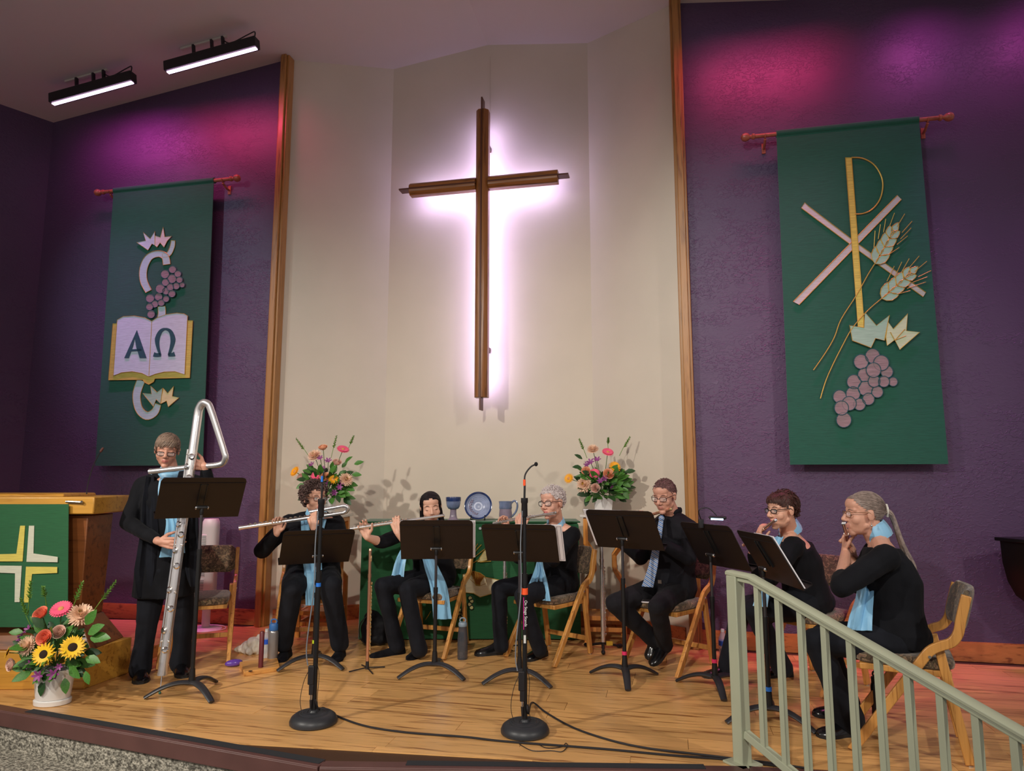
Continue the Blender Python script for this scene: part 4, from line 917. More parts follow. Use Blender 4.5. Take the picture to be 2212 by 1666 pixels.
arrangement('flower arrangement on the plant stand behind the curly brown haired player', pbl, ('hex', .14), 6.30,
    [('gold', 637, 1019, 14, -.02), ('mum', 680, 986, 15, 0), ('rose', 698, 968, 10, 0), ('ger', 741, 971, 15, -.02), ('car', 728, 1000, 10, 0), ('ger', 682, 1028, 13, -.06), ('rose', 702, 1031, 11, -.07), ('gold', 720, 1036, 13, -.08), ('mum', 747, 1037, 15, -.04),
     ('car', 649, 1032, 9, -.02), ('lil', 692, 991, 9, -.03), ('lil', 709, 997, 10, -.04), ('lil', 697, 1013, 9, -.05), ('lil', 674, 1005, 9, -.02), ('lil', 733, 1053, 9, -.08), ('lil', 722, 1065, 9, -.08), ('lil', 710, 1045, 9, -.08), ('lil', 738, 1043, 8, -.06)],
    [(670, 990, 640, 948), (715, 990, 727, 942), (750, 975, 764, 942)], pbl + V((0, 0, .15)), 5, 85, (.19, .26, .08), [(765, 1003, .9, .3, .09), (760, 1025, 1, 0, .09), (745, 1000, .6, .6, .09), (660, 1045, -.8, -.4, .09)])
pbr = V((PSR.x, 6.10, 1.047))
arrangement('flower arrangement on the plant stand to the right of the altar', pbr, ('hex', .14), 6.08,
    [('mum', 1281, 973, 14, 0), ('ger', 1313, 977, 14, -.02), ('gold', 1328, 1009, 15, -.04), ('gold', 1229, 1034, 13, -.01), ('rose', 1266, 1018, 10, -.04), ('ger', 1284, 1023, 13, -.06), ('rose', 1314, 1025, 12, -.07), ('mum', 1262, 1048, 17, -.06), ('car', 1286, 1055, 10, -.09),
     ('lil', 1276, 1000, 11, -.02), ('lil', 1290, 995, 11, -.02), ('lil', 1297, 1040, 10, -.08), ('lil', 1306, 1034, 9, -.08), ('lil', 1322, 1054, 8, -.06), ('lil', 1268, 1005, 9, -.02)],
    [(1268, 990, 1251, 948), (1314, 970, 1314, 946), (1338, 985, 1361, 944)], pbr + V((0, 0, .15)), 8, 85, (.19, .24, .07), [(1350, 1020, 1, .2, .09), (1340, 1040, .8, -.4, .1), (1258, 992, -.7, .5, .08), (1256, 1010, -.8, .1, .08), (1345, 1060, .6, -.8, .09), (1270, 1072, -.3, -1, .09)])
# ------------------------------------------------------------------ people
def remesh(mb, name, mats, parent, vox, it=3, amp=0, freq=10, fac=.5):
    me = mb.mesh(name + '_tmp', mats, False); o = bpy.data.objects.new(name + '_tmp', me); COL.objects.link(o)
    r = o.modifiers.new('r', 'REMESH'); r.mode = 'VOXEL'; r.voxel_size = vox; r.use_smooth_shade = True
    if it: s = o.modifiers.new('s', 'SMOOTH'); s.iterations = it; s.factor = fac
    dg = bpy.context.evaluated_depsgraph_get(); dg.update()
    m2 = bpy.data.meshes.new_from_object(o.evaluated_get(dg)); bpy.data.objects.remove(o); bpy.data.meshes.remove(me)
    m2.name = name; m2.materials.clear()
    for m in (mats if isinstance(mats, (list, tuple)) else [mats]): m2.materials.append(m)
    if amp:
        ns = [v.normal.copy() for v in m2.vertices]
        for v, nn in zip(m2.vertices, ns):
            q = v.co * freq
            v.co += nn * (amp * (noise.noise(q) + .6 * noise.noise(V((q.x * 2.3, q.y * 2.3, q.z * 1.1 + 7)))))
    m2.polygons.foreach_set('material_index', [0] * len(m2.polygons)); m2.polygons.foreach_set('use_smooth', [True] * len(m2.polygons)); m2.update()
    b = bpy.data.objects.new(name, m2); COL.objects.link(b); b.parent = parent; b.matrix_parent_inverse = mw(parent).inverted(); return b
def head_frame(yaw, pitch, roll):
    y, p = R_(yaw), R_(pitch); F = V((math.sin(y) * math.cos(p), -math.cos(y) * math.cos(p), -math.sin(p)))
    U = V((0, 0, 1)); X = F.cross(U).normalized(); U = X.cross(F).normalized()
    if roll: q = Matrix.Rotation(R_(roll), 3, F); X = q @ X; U = q @ U
    return Matrix((X, F, U)).transposed()
def head_parts(mb, o, R, s, jaw=1.0, nose=1.0, cheek=1.0):
    T = lambda x, y, z: o + R @ V((x * s, y * s, z * s)); E = lambda c, r: mb.ell(T(*c), tuple(a * s for a in r), R, 20, 14)
    C = lambda a, b, ra, rb=None: mb.cap(T(*a), T(*b), ra * s, (rb or ra) * s, 10)
    E((0, -.015, .035), (.074, .094, .086)); E((0, .032, -.018), (.063, .060, .085)); E((0, .028, -.066), (.049 * jaw, .056, .044)); E((0, .070, -.097), (.024, .021, .019)); E((0, .045, .055), (.060, .046, .046))
    for q in (-1, 1):
        E((q * .037, .055, -.026), (.028 * cheek, .026, .030)); C((0, .080, .028), (q * .046, .062, .026), .013, .011)
        E((q * .0125, .1, -.029), (.0085 * nose, .010, .0075)); E((q * .031, .0685, .004), (.0160, .0155, .0125)); E((q * .0755, -.008, -.004), (.0075, .019, .031)); E((q * .080, -.014, .008), (.006, .010, .018))
        C((0, .0945, -.0525), (q * .020, .084, -.056), .0062, .004); C((0, .0925, -.0645), (q * .017, .083, -.062), .0068, .0045)
        C((q * .044 * jaw, .010, -.058), (0, .066, -.096), .019, .019)
    E((0, .070, -.058), (.030, .024, .026)); C((0, .084, .016), (0, .110, -.022), .0088 * nose, .0118 * nose)
    return T
def hand(mb, w, f, n, side, curl=(25, 55, 40), spread=.10, thumb=(.55, .75, .45), s=1.0):
    f = f.normalized(); n = (n - f * n.dot(f)).normalized(); lat = f.cross(n) if side == 'R' else n.cross(f)
    for i, (off, L) in enumerate(zip((.031, .0105, -.0105, -.031), ((.042, .026, .02), (.046, .029, .021), (.043, .027, .02), (.034, .021, .018)))):
        k = w + f * (.088 - (.010 if i == 3 else .003 * abs(i - 1))) * s + lat * off * s; mb.cap(w + lat * off * .55 * s + f * .012 * s, k, .0135 * s, .0105 * s, 9)
        d = (f + lat * (off * spread / .03)).normalized(); p = k; a = 0
        for j, (l, c) in enumerate(zip(L, curl)):
            a += R_(c * (1 + .08 * i)); dd = d * math.cos(a) + n * math.sin(a); q = p + dd * l * s; mb.cap(p, q, (.0092 - .0009 * j) * s, (.0084 - .0010 * j) * s, 9); p = q
    mb.cap(w + f * .03 * s, w + f * .07 * s, .018 * s, .016 * s, 9)
    a = w + f * .022 * s + lat * .022 * s; d = (f * thumb[0] + lat * thumb[1] + n * thumb[2]).normalized(); b = a + d * .042 * s; mb.cap(a, b, .0150 * s, .0115 * s, 9)
    d2 = (d + f * .5 - lat * .25 + n * .15).normalized(); c = b + d2 * .032 * s; mb.cap(b, c, .0112 * s, .0098 * s, 9); mb.cap(c, c + (d2 + n * .2) * .022 * s, .0096 * s, .008 * s, 9)
def ring3(c, lat, dep, hw, hd, n=24, e=.85):
    out = []
    for k in range(n):
        a = 2 * PI * k / n; x, y = math.cos(a), math.sin(a); out.append(c + lat * math.copysign(abs(x) ** e, x) * hw + dep * math.copysign(abs(y) ** e, y) * hd)
    return out
def torso(mb, J, k, off, top=1.0, hem=0.0, hw=1.0, bust=0):
    sl = (J['shL'] - J['shR']).normalized(); hl = (J['hipL'] - J['hipR']).normalized(); P, C, N = J['pel'], J['chest'], J['neck']; axis = (C - P).normalized()
    rows = [(P - axis * (.07 + hem), .0, .165 + hem * .18, .125 + hem * .2), (P, .0, .178, .140), (lerp(P, C, .45), .3, .152, .122), (C, .8, .166, .128), (lerp(C, N, .5), 1, .168, .108), (lerp(C, N, .8), 1, .138, .078), (N, 1, .072, .062)]
    if top < 1: rows = rows[:-1] if top > .5 else rows[:-2]
    rings = []
    for c, t, a, b in rows:
        lat = (hl * (1 - t) + sl * t); lat = (lat - axis * lat.dot(axis)).normalized(); dep = axis.cross(lat).normalized(); rings.append(ring3(c, lat, dep, a * k * hw + off, b * k + off))
    mb.loft(rings); dep = axis.cross(sl).normalized()
    fwd = -dep if J['fwd'].dot(dep) < 0 else dep
    if bust:
        for s in (-1, 1): mb.ell(C + sl * s * .075 * k + fwd * .075 * k - axis * .01, ((.075 + off) * bust,) * 3, None, 14, 10)
    return fwd
SKIN = {}
def skin(name, c): return mat('skin_' + name, c, .48, var=.06, vs=18, sss=.15)
LIP = lambda n, c: mat('lips_' + n, c, .4)
SCARF = mat('light_blue_satin', (134, 190, 226), .42, var=.05, vs=12, sheen=.3)
GLASS = mat('spectacle_lens', (255, 255, 255), .05, alpha=.10, spec=.6)
def cloth(n, c=(22, 23, 28), r=.85): return mat('cloth_' + n, tuple(x * .95 for x in c), r, var=.25, vs=9, bump=.12, bs=300, sheen=.02, spec=.15)
EYEW = mat('eye_white', (226, 220, 214), .3); EYED = mat('eye_dark', (40, 28, 24), .3); LASH = mat('lash_dark', (52, 36, 32), .7)
# scalp region: lower bound of hair by how far forward the point is
HL = [(-.2, -.07), (-.055, -.065), (-.040, -.03), (-.022, .018), (.0, .028), (.030, .030), (.045, .050), (.060, .066), (.078, .074), (.2, .078)]
def hairline(y, dz=0):
    for (a, za), (b, zb) in zip(HL, HL[1:]):
        if a <= y <= b: return lerp(za, zb, (y - a) / (b - a)) + dz
    return 0
CRC, CRR = V((0, -.015, .035)), V((.074, .094, .086)); FHC, FHR = V((0, .045, .055)), V((.060, .046, .046))
def fore(p, k=1.06):
    q = V(((p.x - FHC.x) / FHR.x, (p.y - FHC.y) / FHR.y, (p.z - FHC.z) / FHR.z)); L = q.length
    return p if L >= k or L < 1e-6 else FHC + V((q.x * FHR.x, q.y * FHR.y, q.z * FHR.z)) * (k / L)
def shell(d, k): return CRC + V((d.x * CRR.x, d.y * CRR.y, d.z * CRR.z)) * k
def hair_cap(mb, T, k=1.035, dz=0, hl=hairline):
    nu, nv = 44, 30; idx = {}; vs = []; fs = []
    for i in range(nv + 1):
        for j in range(nu):
            t = PI * i / nv; a = 2 * PI * j / nu; p = shell(V((math.sin(t) * math.cos(a), math.sin(t) * math.sin(a), math.cos(t))), k)
            lo = hl(p.y, dz)
            p = fore(p, 1.045); idx[i, j] = len(vs); vs.append((p, p.z >= lo))
    for i in range(nv):
        for j in range(nu):
            q = [idx[i, j], idx[i + 1, j], idx[i + 1, (j + 1) % nu], idx[i, (j + 1) % nu]]
            if sum(vs[a][1] for a in q) >= 3: fs.append(tuple(q))
    mb.add([T(*p) for p, _ in vs], fs)
def locks(mb, T, rnd, n, L, th, flow, lift=(1.03, 1.08), dz=0, steps=5, jit=.25, free=0, hl=hairline, region=None, drop=0, fz=.052):
    made = 0; tries = 0
    while made < n and tries < n * 20:
        tries += 1; d = V((rnd.gauss(0, 1), rnd.gauss(0, 1), rnd.gauss(0, 1))).normalized(); p = shell(d, 1.02)
        if p.z < hl(p.y, dz): continue
        if region and not region(p): continue
        made += 1; k = rnd.uniform(*lift); LL = L(p) if callable(L) else L; LL *= rnd.uniform(.75, 1.2); P = [p]; pos = p.copy(); out = 0
        for i in range(steps):
            nrm = V(((pos.x - CRC.x) / CRR.x ** 2, (pos.y - CRC.y) / CRR.y ** 2, (pos.z - CRC.z) / CRR.z ** 2)).normalized()
            dr = V(flow(pos)) + V((rnd.uniform(-jit, jit), rnd.uniform(-jit, jit), rnd.uniform(-jit, jit))); dr = (dr - nrm * dr.dot(nrm) * (1 - free))
            if dr.length < 1e-4: dr = V((0, -1, 0))
            pos = pos + dr.normalized() * LL / steps + V((0, 0, -drop * i))
            q = V(((pos.x - CRC.x) / CRR.x, (pos.y - CRC.y) / CRR.y, (pos.z - CRC.z) / CRR.z)); kk = lerp(1.02, k, (i + 1) / steps)
            if q.length < kk or not free: pos = shell(q.normalized(), max(kk, kk if not free else q.length))
            pos = fore(pos, 1.03 + .06 * (i + 1) / steps)
            if pos.y > .03 and pos.z < fz: pos = P[-1].copy()
            P.append(pos.copy())
        P = [a for i, a in enumerate(P) if i == 0 or (a - P[i - 1]).length > 1e-5]
        if len(P) < 3 or sum((a - b).length for a, b in zip(P, P[1:])) < .8 * LL * (.5 if fz < .04 else 1): continue
        if fz >= .045 and any(a.y > .05 and a.z < .066 for a in P): continue
        t = th * rnd.uniform(.7, 1.25); mb.tube([T(*a) for a in P], [t * .7] + [t] * (len(P) - 2) + [t * .25], 5, sq=.6)
def curls(mb, T, rnd, n, r, th, spread=(1.02, 1.16), dz=0, hl=hairline, low=None):
    made = 0; tries = 0
    while made < n and tries < 20 * n:
        tries += 1; d = V((rnd.gauss(0, 1), rnd.gauss(0, 1), rnd.gauss(0, 1))).normalized(); p = shell(d, rnd.uniform(*spread))
        if p.z < hl(p.y, dz): continue
        made += 1; a = V((rnd.gauss(0, 1), rnd.gauss(0, 1), rnd.gauss(0, 1))).normalized(); x, y = ortho(a); rr = r * rnd.uniform(.6, 1.25); q0 = rnd.random() * 6.28
        mb.tube([T(*(p + x * math.cos(q0 + q) * rr + y * math.sin(q0 + q) * rr + a * (q * .0016))) for q in [i * 5.2 / 8 for i in range(9)]], [th * .6] + [th] * 7 + [th * .4], 5)
def glasses(root, T, m, hw=.026, hh=.018, y=.094, z=.006, rimless=False, th=.0022, sc=1):
    g = MB(); lens = []
    for q in (-1, 1):
        cx = q * .033; P = []
        for k in range(20):
            a = 2 * PI * k / 20; c, s = math.cos(a), math.sin(a); xx = math.copysign(abs(c) ** .6, c) * hw; zz = math.copysign(abs(s) ** .6, s) * hh
            P.append(T(cx + xx, y - .010 * abs(cx + xx) / .06, z + zz))
        g.tube(P, th * sc * (.6 if rimless else 1), 6, closed=True); lens.append(P)
        g.tube([T(q * (.033 + hw), y - .010, z + .008), T(q * .072, y - .03, z + .010), T(q * .082, .0, z + .008), T(q * .083, -.012, z - .004)], th * sc, 6)
    g.tube([T(-.033 + hw, y, z + .003), T(0, y + .004, z + .006), T(.033 - hw, y, z + .003)], th * sc, 6)
    o = g.build('glasses', m, root, True)
    for P in lens: mb = MB(); mb.prism(P, (P[0] - P[10]).cross(P[5] - P[15]).normalized() * .0008); mb.build('lens', GLASS, o, True, smooth=False)
    return o
def shoe(root, heel, toe, m, ms, w=1.0, h=1.0, up=V((0, 0, 1)), heelh=.0):
    d = toe - heel; L = d.length; d = d / L; up = (up - d * up.dot(d)).normalized(); s = d.cross(up); mb = MB(); sl = MB(); R1 = []; R2 = []
    for t, hw, hh in ((.0, .020, .055), (.04, .030, .075), (.16, .036, .090), (.30, .036, .088), (.45, .036, .066), (.62, .042, .052), (.80, .044, .044), (.93, .034, .036), (1.0, .014, .024)):
        c = heel + d * (L * t); hw *= w; ring = []
        for k in range(16):
            a = 2 * PI * k / 16; x = math.cos(a) * hw; y = math.sin(a); y = .014 + (y if y > 0 else y * .12) * (hh * h - .014); ring.append(c + s * x + up * y)
        R1.append(ring); R2.append([c + s * (a * hw * 1.06) + up * b for a, b in ((-1, 0), (1, 0), (1, .018 + heelh * (t < .3)), (-1, .018 + heelh * (t < .3)))])
    mb.loft(R1); o = mb.build('shoe', m, root, True); sl.loft(R2); sl.build('sole', ms, o, True); return o
def ribbon(root, name, pts, ws, m, lat, th=.010, fold=.012, seed=1, parent_world=True):
    P = smoothpath(pts, 5); n = len(P); rows = []; lat = lat.normalized()
    for i, p in enumerate(P):
        t = i / (n - 1); k = t * (len(ws) - 1); a = int(min(k, len(ws) - 2)); w = lerp(ws[a], ws[a + 1], k - a); dd = (P[min(i + 1, n - 1)] - P[max(i - 1, 0)]).normalized(); nn = lat.cross(dd).normalized()
        rows.append([p + lat * (w * (j / 10 - .5)) + nn * (fold * (.7 * math.sin(j * .95 + seed + t * 1.5) + .3 * math.sin(j * 2.3 + seed * 3 - t * 4)) * min(1, w / .08)) for j in range(11)])
    g = MB(); dd = (P[-1] - P[0]).normalized(); g.grid(rows, lat.cross(dd).normalized() * th); return g.build(name, m, root, True)
def neck_scarf(root, N, up, fwd, r=.072, drop=.05, th=.026, m=None):
    r = r * .93; th = th * 1.25
    up = up.normalized(); lat = fwd.cross(up).normalized(); fwd = up.cross(lat); g = MB(); rings = []
    for k in range(32):
        a = 2 * PI * k / 32; f = math.cos(a); dr = lat * math.sin(a) + fwd * f * .92; c = N + up * (.022 - drop * max(0, f) ** 1.6 + .012 * max(0, -f)); w = .003 * math.sin(k * 2.1)
        rings.append([c + dr * (r * q + w) + up * h for q, h in ((1.10, -th), (1.12, -th * .4), (1.00, th * .5), (.88, th), (.78, th * .95), (.90, 0), (1.0, -th))])
    n = 7; vs = [p for q in rings for p in q]; g.add(vs, [(i * n + j, i * n + (j + 1) % n, ((i + 1) % 32) * n + (j + 1) % n, ((i + 1) % 32) * n + j) for i in range(32) for j in range(n)])
    return g.build('scarf_loop', m or SCARF, root, True)
def person(label, base, J, hd, look_, col, sleeve, hands, hair_fn, fat=1.0, legs=None, top_m=None, leg_m=None, bust=.9, neckline=.7, hem=0.0, face=(1, 1, 1), lipc=(188, 112, 104), brow=(92, 72, 62), eyes='down', hs=1.0, flare=.062, feet=None, thigh=1.0, yoke=False):
    root = thing('person', label, 'person', base)
    J = {k: (W(*v) if isinstance(v, tuple) and len(v) == 3 else v) for k, v in J.items()}
    J['fwd'] = V(hd['fwd']).normalized(); R = head_frame(*look_); s = hd.get('s', 1.0); ho = W(*hd['at']) if isinstance(hd['at'], tuple) else hd['at']
    sm = skin(col[0], col[1]); lm = LIP(col[0], lipc); mb = MB(); T = head_parts(mb, ho, R, s, *face)
    mb.cap(T(0, -.020, -.035), J['neck'] + V((0, 0, .0)), .050 * s, .056 * s); mb.cap(T(0, -.012, -.06), J['neck'] + J['fwd'] * .015, .043 * s, .05 * s)
    torso(mb, J, fat, -.016, 1)
    for q in 'LR':
        mb.cap(J['neck'], J['sh' + q] + V((0, 0, .0)), .05, .046)
        wr, f, n, cu = hands[q][:4]; J['wr' + q] = wr
        mb.cap(J['sh' + q], J['el' + q], .046 * fat, .039); mb.cap(J['el' + q], lerp(J['el' + q], wr, .35), .039, .039); mb.cap(lerp(J['el' + q], wr, .35), wr, .038, .026); mb.cap(wr, wr + f.normalized() * .02, .025, .022)
        hand(mb, wr, f, n, q, cu, s=hs, **(hands[q][4] if len(hands[q]) > 4 else {}))
    b = remesh(mb, 'body', [sm, lm], root, .0046, 2, fac=.45); Ri = R.transposed(); me = b.data
    for p in me.polygons:
        c = Ri @ (V(p.center) - ho) / s
        if abs(c.x) < .0195 and -.0700 < c.z < -.0495 and c.y > .086 - abs(c.x) * .1: p.material_index = 1
    # eyes and brows
    bm_ = mat('brow_' + col[0], brow, .9)
    for q in (-1, 1):
        e = MB(); e.tube(smoothpath([T(q * .014, .0855, .0245), T(q * .030, .0835, .031), T(q * .046, .0735, .0255)], 4), [.0022 * s] + [.0032 * s] * 7 + [.0014 * s], 6, sq=.6); e.build('eyebrow', bm_, root, True)
        e = MB()
        if eyes == 'down': e.tube(smoothpath([T(q * .018, .0800, .0005), T(q * .031, .0842, -.0025), T(q * .044, .0775, .0005)], 4), .0016 * s, 6); e.build('eyelashes', LASH, root, True)
        else:
            e.ell(T(q * .031, .0745, .0035), (.0125 * s, .0105 * s, .0062 * s), R); eo = e.build('eye', EYEW, root, True); e = MB(); e.ell(T(q * .031 + look_[0] * .00002, .0802, .0030), (.0052 * s, .0055 * s, .0054 * s), R); e.build('iris', EYED, eo, True)
            e = MB(); e.tube(smoothpath([T(q * .017, .0805, .0065), T(q * .031, .0862, .0100), T(q * .045, .0785, .0065)], 4), .0018 * s, 6); e.build('eyelashes', LASH, root, True)
    # clothing
    tm = top_m or cloth('black_knit'); mb = MB(); fwd = torso(mb, J, fat, .006, neckline, hem, 1.0, bust)
    for q in 'LR':
        a, e_, w = J['sh' + q], J['el' + q], J['wr' + q]; mb.cap(a - V((0, 0, .012)), lerp(J['chest'], J['neck'], .45), .060 * fat, .085 * fat)
        mb.cap(a, e_, .062 * fat, .053 * fat)
        if yoke: mb.cap(lerp(J['neck'], a, .22), a, .054, .062)
        if sleeve == 'long': mb.cap(e_, lerp(e_, w, .88), .053 * fat, .039)
        elif sleeve == 'three': mb.cap(e_, lerp(e_, w, .22), .053 * fat, .050)
    remesh(mb, 'top', tm, root, .0085, 3, .0052, 11)
    pm = leg_m or cloth('black_trousers', (27, 29, 36)); mb = MB(); mb.ell(J['pel'] - V((0, 0, .02)), (.165 * fat, .145 * fat, .12), None, 18, 12)
    for q in 'LR':
        h, k, a = J['hip' + q], J['kn' + q], J['an' + q]; mb.cap(h, lerp(h, k, .5), .094 * fat * thigh, .084 * fat * thigh); mb.cap(lerp(h, k, .5), k, .084 * fat * thigh, .066 * fat); mb.cap(k, lerp(k, a, .45), .064 * fat, .062 * fat); mb.cap(lerp(k, a, .45), a, .060 * fat, flare)
    remesh(mb, 'trousers', pm, root, .0095, 3, .0055, 9)
    hm = MB(); hair_fn(hm, T, root, R); 
    return root, J, T, R
def hair_mat(n, c, v=.35): return mat('hair_' + n, c, .55, var=v, vs=60, spec=.35)
SHOE = mat('black_leather', (14, 14, 17), .25, coat=.3); SOLE = mat('black_sole', (24, 23, 24), .7); SOFT = cloth('black_slipper', (18, 18, 24))
UPV = V((0, 0, 1))
# ---- flutes
SILVER = mat('polished_silver', (240, 238, 238), .26, .85); SILV2 = mat('silver_keys', (245, 243, 240), .18, 1); BRONZE = mat('rose_gold', (222, 168, 138), .28, .88); BRONZ2 = mat('gold_keys', (244, 218, 166), .22, .8)
def flute(label, A, Bp, r, m=SILVER, mk=SILV2, lip=.16, keys=True, head=True, name='flute', upv=UPV):
    A, Bp = V(A), V(Bp); d = (Bp - A).normalized(); L = (Bp - A).length; t = thing(name, label, 'flute', A); X = (upv - d * upv.dot(d)).normalized(); s = d.cross(X)
    if head:
        mb = MB(); mb.tube([A, A + d * L * .32], r * .97, 14); mb.build('head_joint', m, t, True)
        mb = MB(); mb.tube([A - d * .012, A - d * .008, A, A + d * .006], [r * .5, r * 1.05, r * 1.1, r * 1.0], 12); mb.build('crown', mk, t, True)
        mb = MB(); c = A + d * L * lip + X * r * .75; mb.ell(c, (.017 * r / .0095, .011 * r / .0095, .004), Matrix((d, s, X)).transposed()); mb.build('lip_plate', mk, t, True)
    mb = MB(); mb.tube([A + d * L * .30, A + d * L * .86], r, 14); mb.tube([A + d * L * .31, A + d * L * .34], r * 1.15, 14); mb.build('middle_joint', m, t, True)
    mb = MB(); mb.tube([A + d * L * .86, Bp], r, 14); mb.tube([A + d * L * .85, A + d * L * .875], r * 1.13, 14); mb.tube([Bp - d * .006, Bp], r * 1.12, 14); mb.build('foot_joint', m, t, True)
    if keys:
        mb = MB()
        for k in range(17):
            f = .37 + .58 * k / 16; c = A + d * L * f + X * r * 1.05 + s * r * .25 * (-1) ** k; Rm = Matrix((d, s, X)).transposed(); mb.lathe([(r * .85, 0), (r * 1.0, r * .3), (r * .6, r * .55), (.0005, r * .5)], c, 10, Rm)
        for q in (.9, -.5): mb.tube([A + d * L * .38 + X * r * .9 + s * r * q, A + d * L * .84 + X * r * .9 + s * r * q], r * .16, 6)
        tag(mb.build('key_mechanism', mk, t, True), None, None, None, 'stuff')
    return t, (lambda f: A + d * L * f), d
def grip(pt, f, n, side, off=.016): f = V(f).normalized(); n = V(n); n = (n - f * n.dot(f)).normalized(); return pt - f * .086 - n * off, f, n
# ==== standing player with the contrabass flute
pk = FL(345, 1500); b0 = W(350, 1457, 4.62); b1 = W(427, 900, 4.80)
t = thing('contrabass_flute', 'giant silver contrabass flute with a triangular top, resting on its floor peg', 'flute', pk)
r = .029; dax = (b1 - b0).normalized()
mb = MB(); mb.tube([b0, b1], r, 18); mb.tube([b0 - dax * .006, b0 + dax * .01], r * 1.06, 18); mb.build('body_tube', SILVER, t, True)
mb = MB(); mb.tube([pk, lerp(pk, b0, .98)], .0045, 8); mb.build('floor_peg', SILV2, t, True)
mb = MB(); mb.ell(pk + V((0, 0, .008)), (.008, .008, .009)); mb.build('peg_tip', mat('green_rubber', (40, 96, 84), .6), t, True)
tri = smoothpath([b1, W(430, 884, 4.80), W(438, 871, 4.79), W(448, 872, 4.78), W(455, 884, 4.78), W(470, 930, 4.78), W(483, 972, 4.78), W(487, 988, 4.78), W(482, 1000, 4.79), W(470, 1005, 4.79), W(450, 1007, 4.80), W(425, 1008, 4.81)], 5)
mb = MB(); mb.tube(tri, [lerp(.029, .021, min(1, i / 30)) for i in range(len(tri))], 16); mb.build('triangle_bend', SILVER, t, True)
hj0, hj1 = W(425, 1008, 4.81), W(327, 1019, 4.83)
mb = MB(); mb.tube([hj0, hj1], .019, 16); mb.tube([hj1, hj1 + (hj1 - hj0).normalized() * .012], .021, 14); mb.build('head_joint', SILVER, t, True)
mb = MB(); mb.ell(lerp(hj0, hj1, .55) + V((0, .006, .017)), (.03, .018, .006)); mb.build('lip_plate', SILV2, t, True)
kd = V((0, -1, 0)); kd = (kd - dax * kd.dot(dax)).normalized(); ks = dax.cross(kd)
for i, f in enumerate((.09, .16, .24, .31, .40, .46, .52, .56, .60, .70, .745, .79, .83)):
    c = lerp(b0, b1, f) + (kd * .9 + ks * .35 * (-1) ** i).normalized() * r * 1.02; nn = (kd * .9 + ks * .35 * (-1) ** i).normalized(); x, y = ortho(nn)
    mb = MB(); mb.lathe([(.018, 0), (.021, .008), (.013, .014), (.0005, .013)], c, 14, Matrix((x, y, nn)).transposed()); mb.build('key', SILV2, t, True)
for q in (-.8, .8):
    mb = MB(); a = (kd * .75 + ks * q).normalized() * r * 1.25
    mb.tube([lerp(b0, b1, .10) + a, lerp(b0, b1, .86) + a], .0045, 8); mb.build('key_rod', SILV2, t, True)
    for f in (.12, .3, .48, .66, .84):
        mb = MB(); mb.ell(lerp(b0, b1, f) + a * .95, (.008, .008, .008)); mb.build('rod_post', SILV2, t, True)
def hair1(hm, T, root, R):
    rnd = random.Random(1); m = hair_mat('grey_brown', (132, 112, 98)); hair_cap(hm, T, 1.05, 0, lambda y, dz=0: hairline(y) - (.022 if y > .035 else .004))
    cw = V((-.02, -.045, .12))
    locks(hm, T, rnd, 420, .08, .0046, lambda p: tuple((p - cw).normalized() + (V((.5, .1, -.2)) if p.y > .01 else V((0, 0, -.3)))), (1.07, 1.15), jit=.18, steps=6, fz=.034)
    locks(hm, T, rnd, 170, .085, .0048, lambda p: (.45, .6, -.5), (1.08, 1.15), region=lambda p: p.y > .0 and p.z > .085, jit=.15, fz=.026)
    hm.build('hair', m, root, True)
gl, n_ = lerp(b0, b1, .52), None
wR, fR, nR = W(343, 1170, 4.70), V((1, -.05, -.12)), V((0, 1, 0))
wL, fL, nL = W(443, 1008, 4.80), V((-1, -.1, .22)), V((0, 1, 0))
J1 = dict(pel=(357, 1222, 5.08), chest=(362, 1082, 5.04), neck=(370, 1026, 5.01), shR=(309, 1048, 5.04), shL=(428, 1046, 5.02), elR=(277, 1130, 4.93), elL=(458, 1092, 4.93), hipR=(332, 1232, 5.08), hipL=(385, 1230, 5.10), knR=(318, 1345, 5.03), knL=(398, 1338, 5.12), anR=(303, 1446, 4.99), anL=(390, 1434, 5.14))
r1, J, T, Rm = person('person standing in black cardigan and pale blue scarf, playing the giant contrabass flute', FL(350, 1455), J1, dict(at=(361, 973, 4.98), fwd=(.3, -.95, 0), s=1.0), (22, 14, -4), ('a', (205, 150, 128)), 'long',
    dict(R=(wR, fR, nR, (12, 30, 30)), L=(wL, fL, nL, (20, 50, 40))), hair1, fat=1.06, yoke=True, hem=.13, neckline=.7, bust=.85, brow=(120, 100, 88), flare=.074, lipc=(186, 114, 104), eyes='down')
glasses(r1, T, mat('dark_frame', (44, 26, 28), .3), .024, .013, .099, -.006)
neck_scarf(r1, J['neck'] + V((0, -.012, .012)), V((0, .15, 1)), V((.25, -.95, 0)), .075, .05)
ribbon(r1, 'scarf_tail', [W(352, 1034, 4.90), W(352, 1070, 4.87), W(368, 1125, 4.86), W(368, 1165, 4.87), W(364, 1204, 4.88)], [.05, .07, .06, .10, .13], SCARF, V((1, 0, 0)), seed=2)
ribbon(r1, 'scarf_tail', [W(385, 1034, 4.89), W(386, 1070, 4.87), W(385, 1125, 4.86), W(385, 1160, 4.87), W(386, 1195, 4.88)], [.05, .06, .05, .07, .08], SCARF, V((1, 0, 0)), seed=5)
CARD = cloth('black_cardigan', (24, 26, 34))
ribbon(r1, 'cardigan_front', [W(325, 1030, 4.95), W(322, 1090, 4.90), W(322, 1160, 4.90), W(318, 1230, 4.92), W(316, 1290, 4.94)], [.06, .10, .12, .16, .10], CARD, V((1, .2, 0)), seed=3, fold=.016)
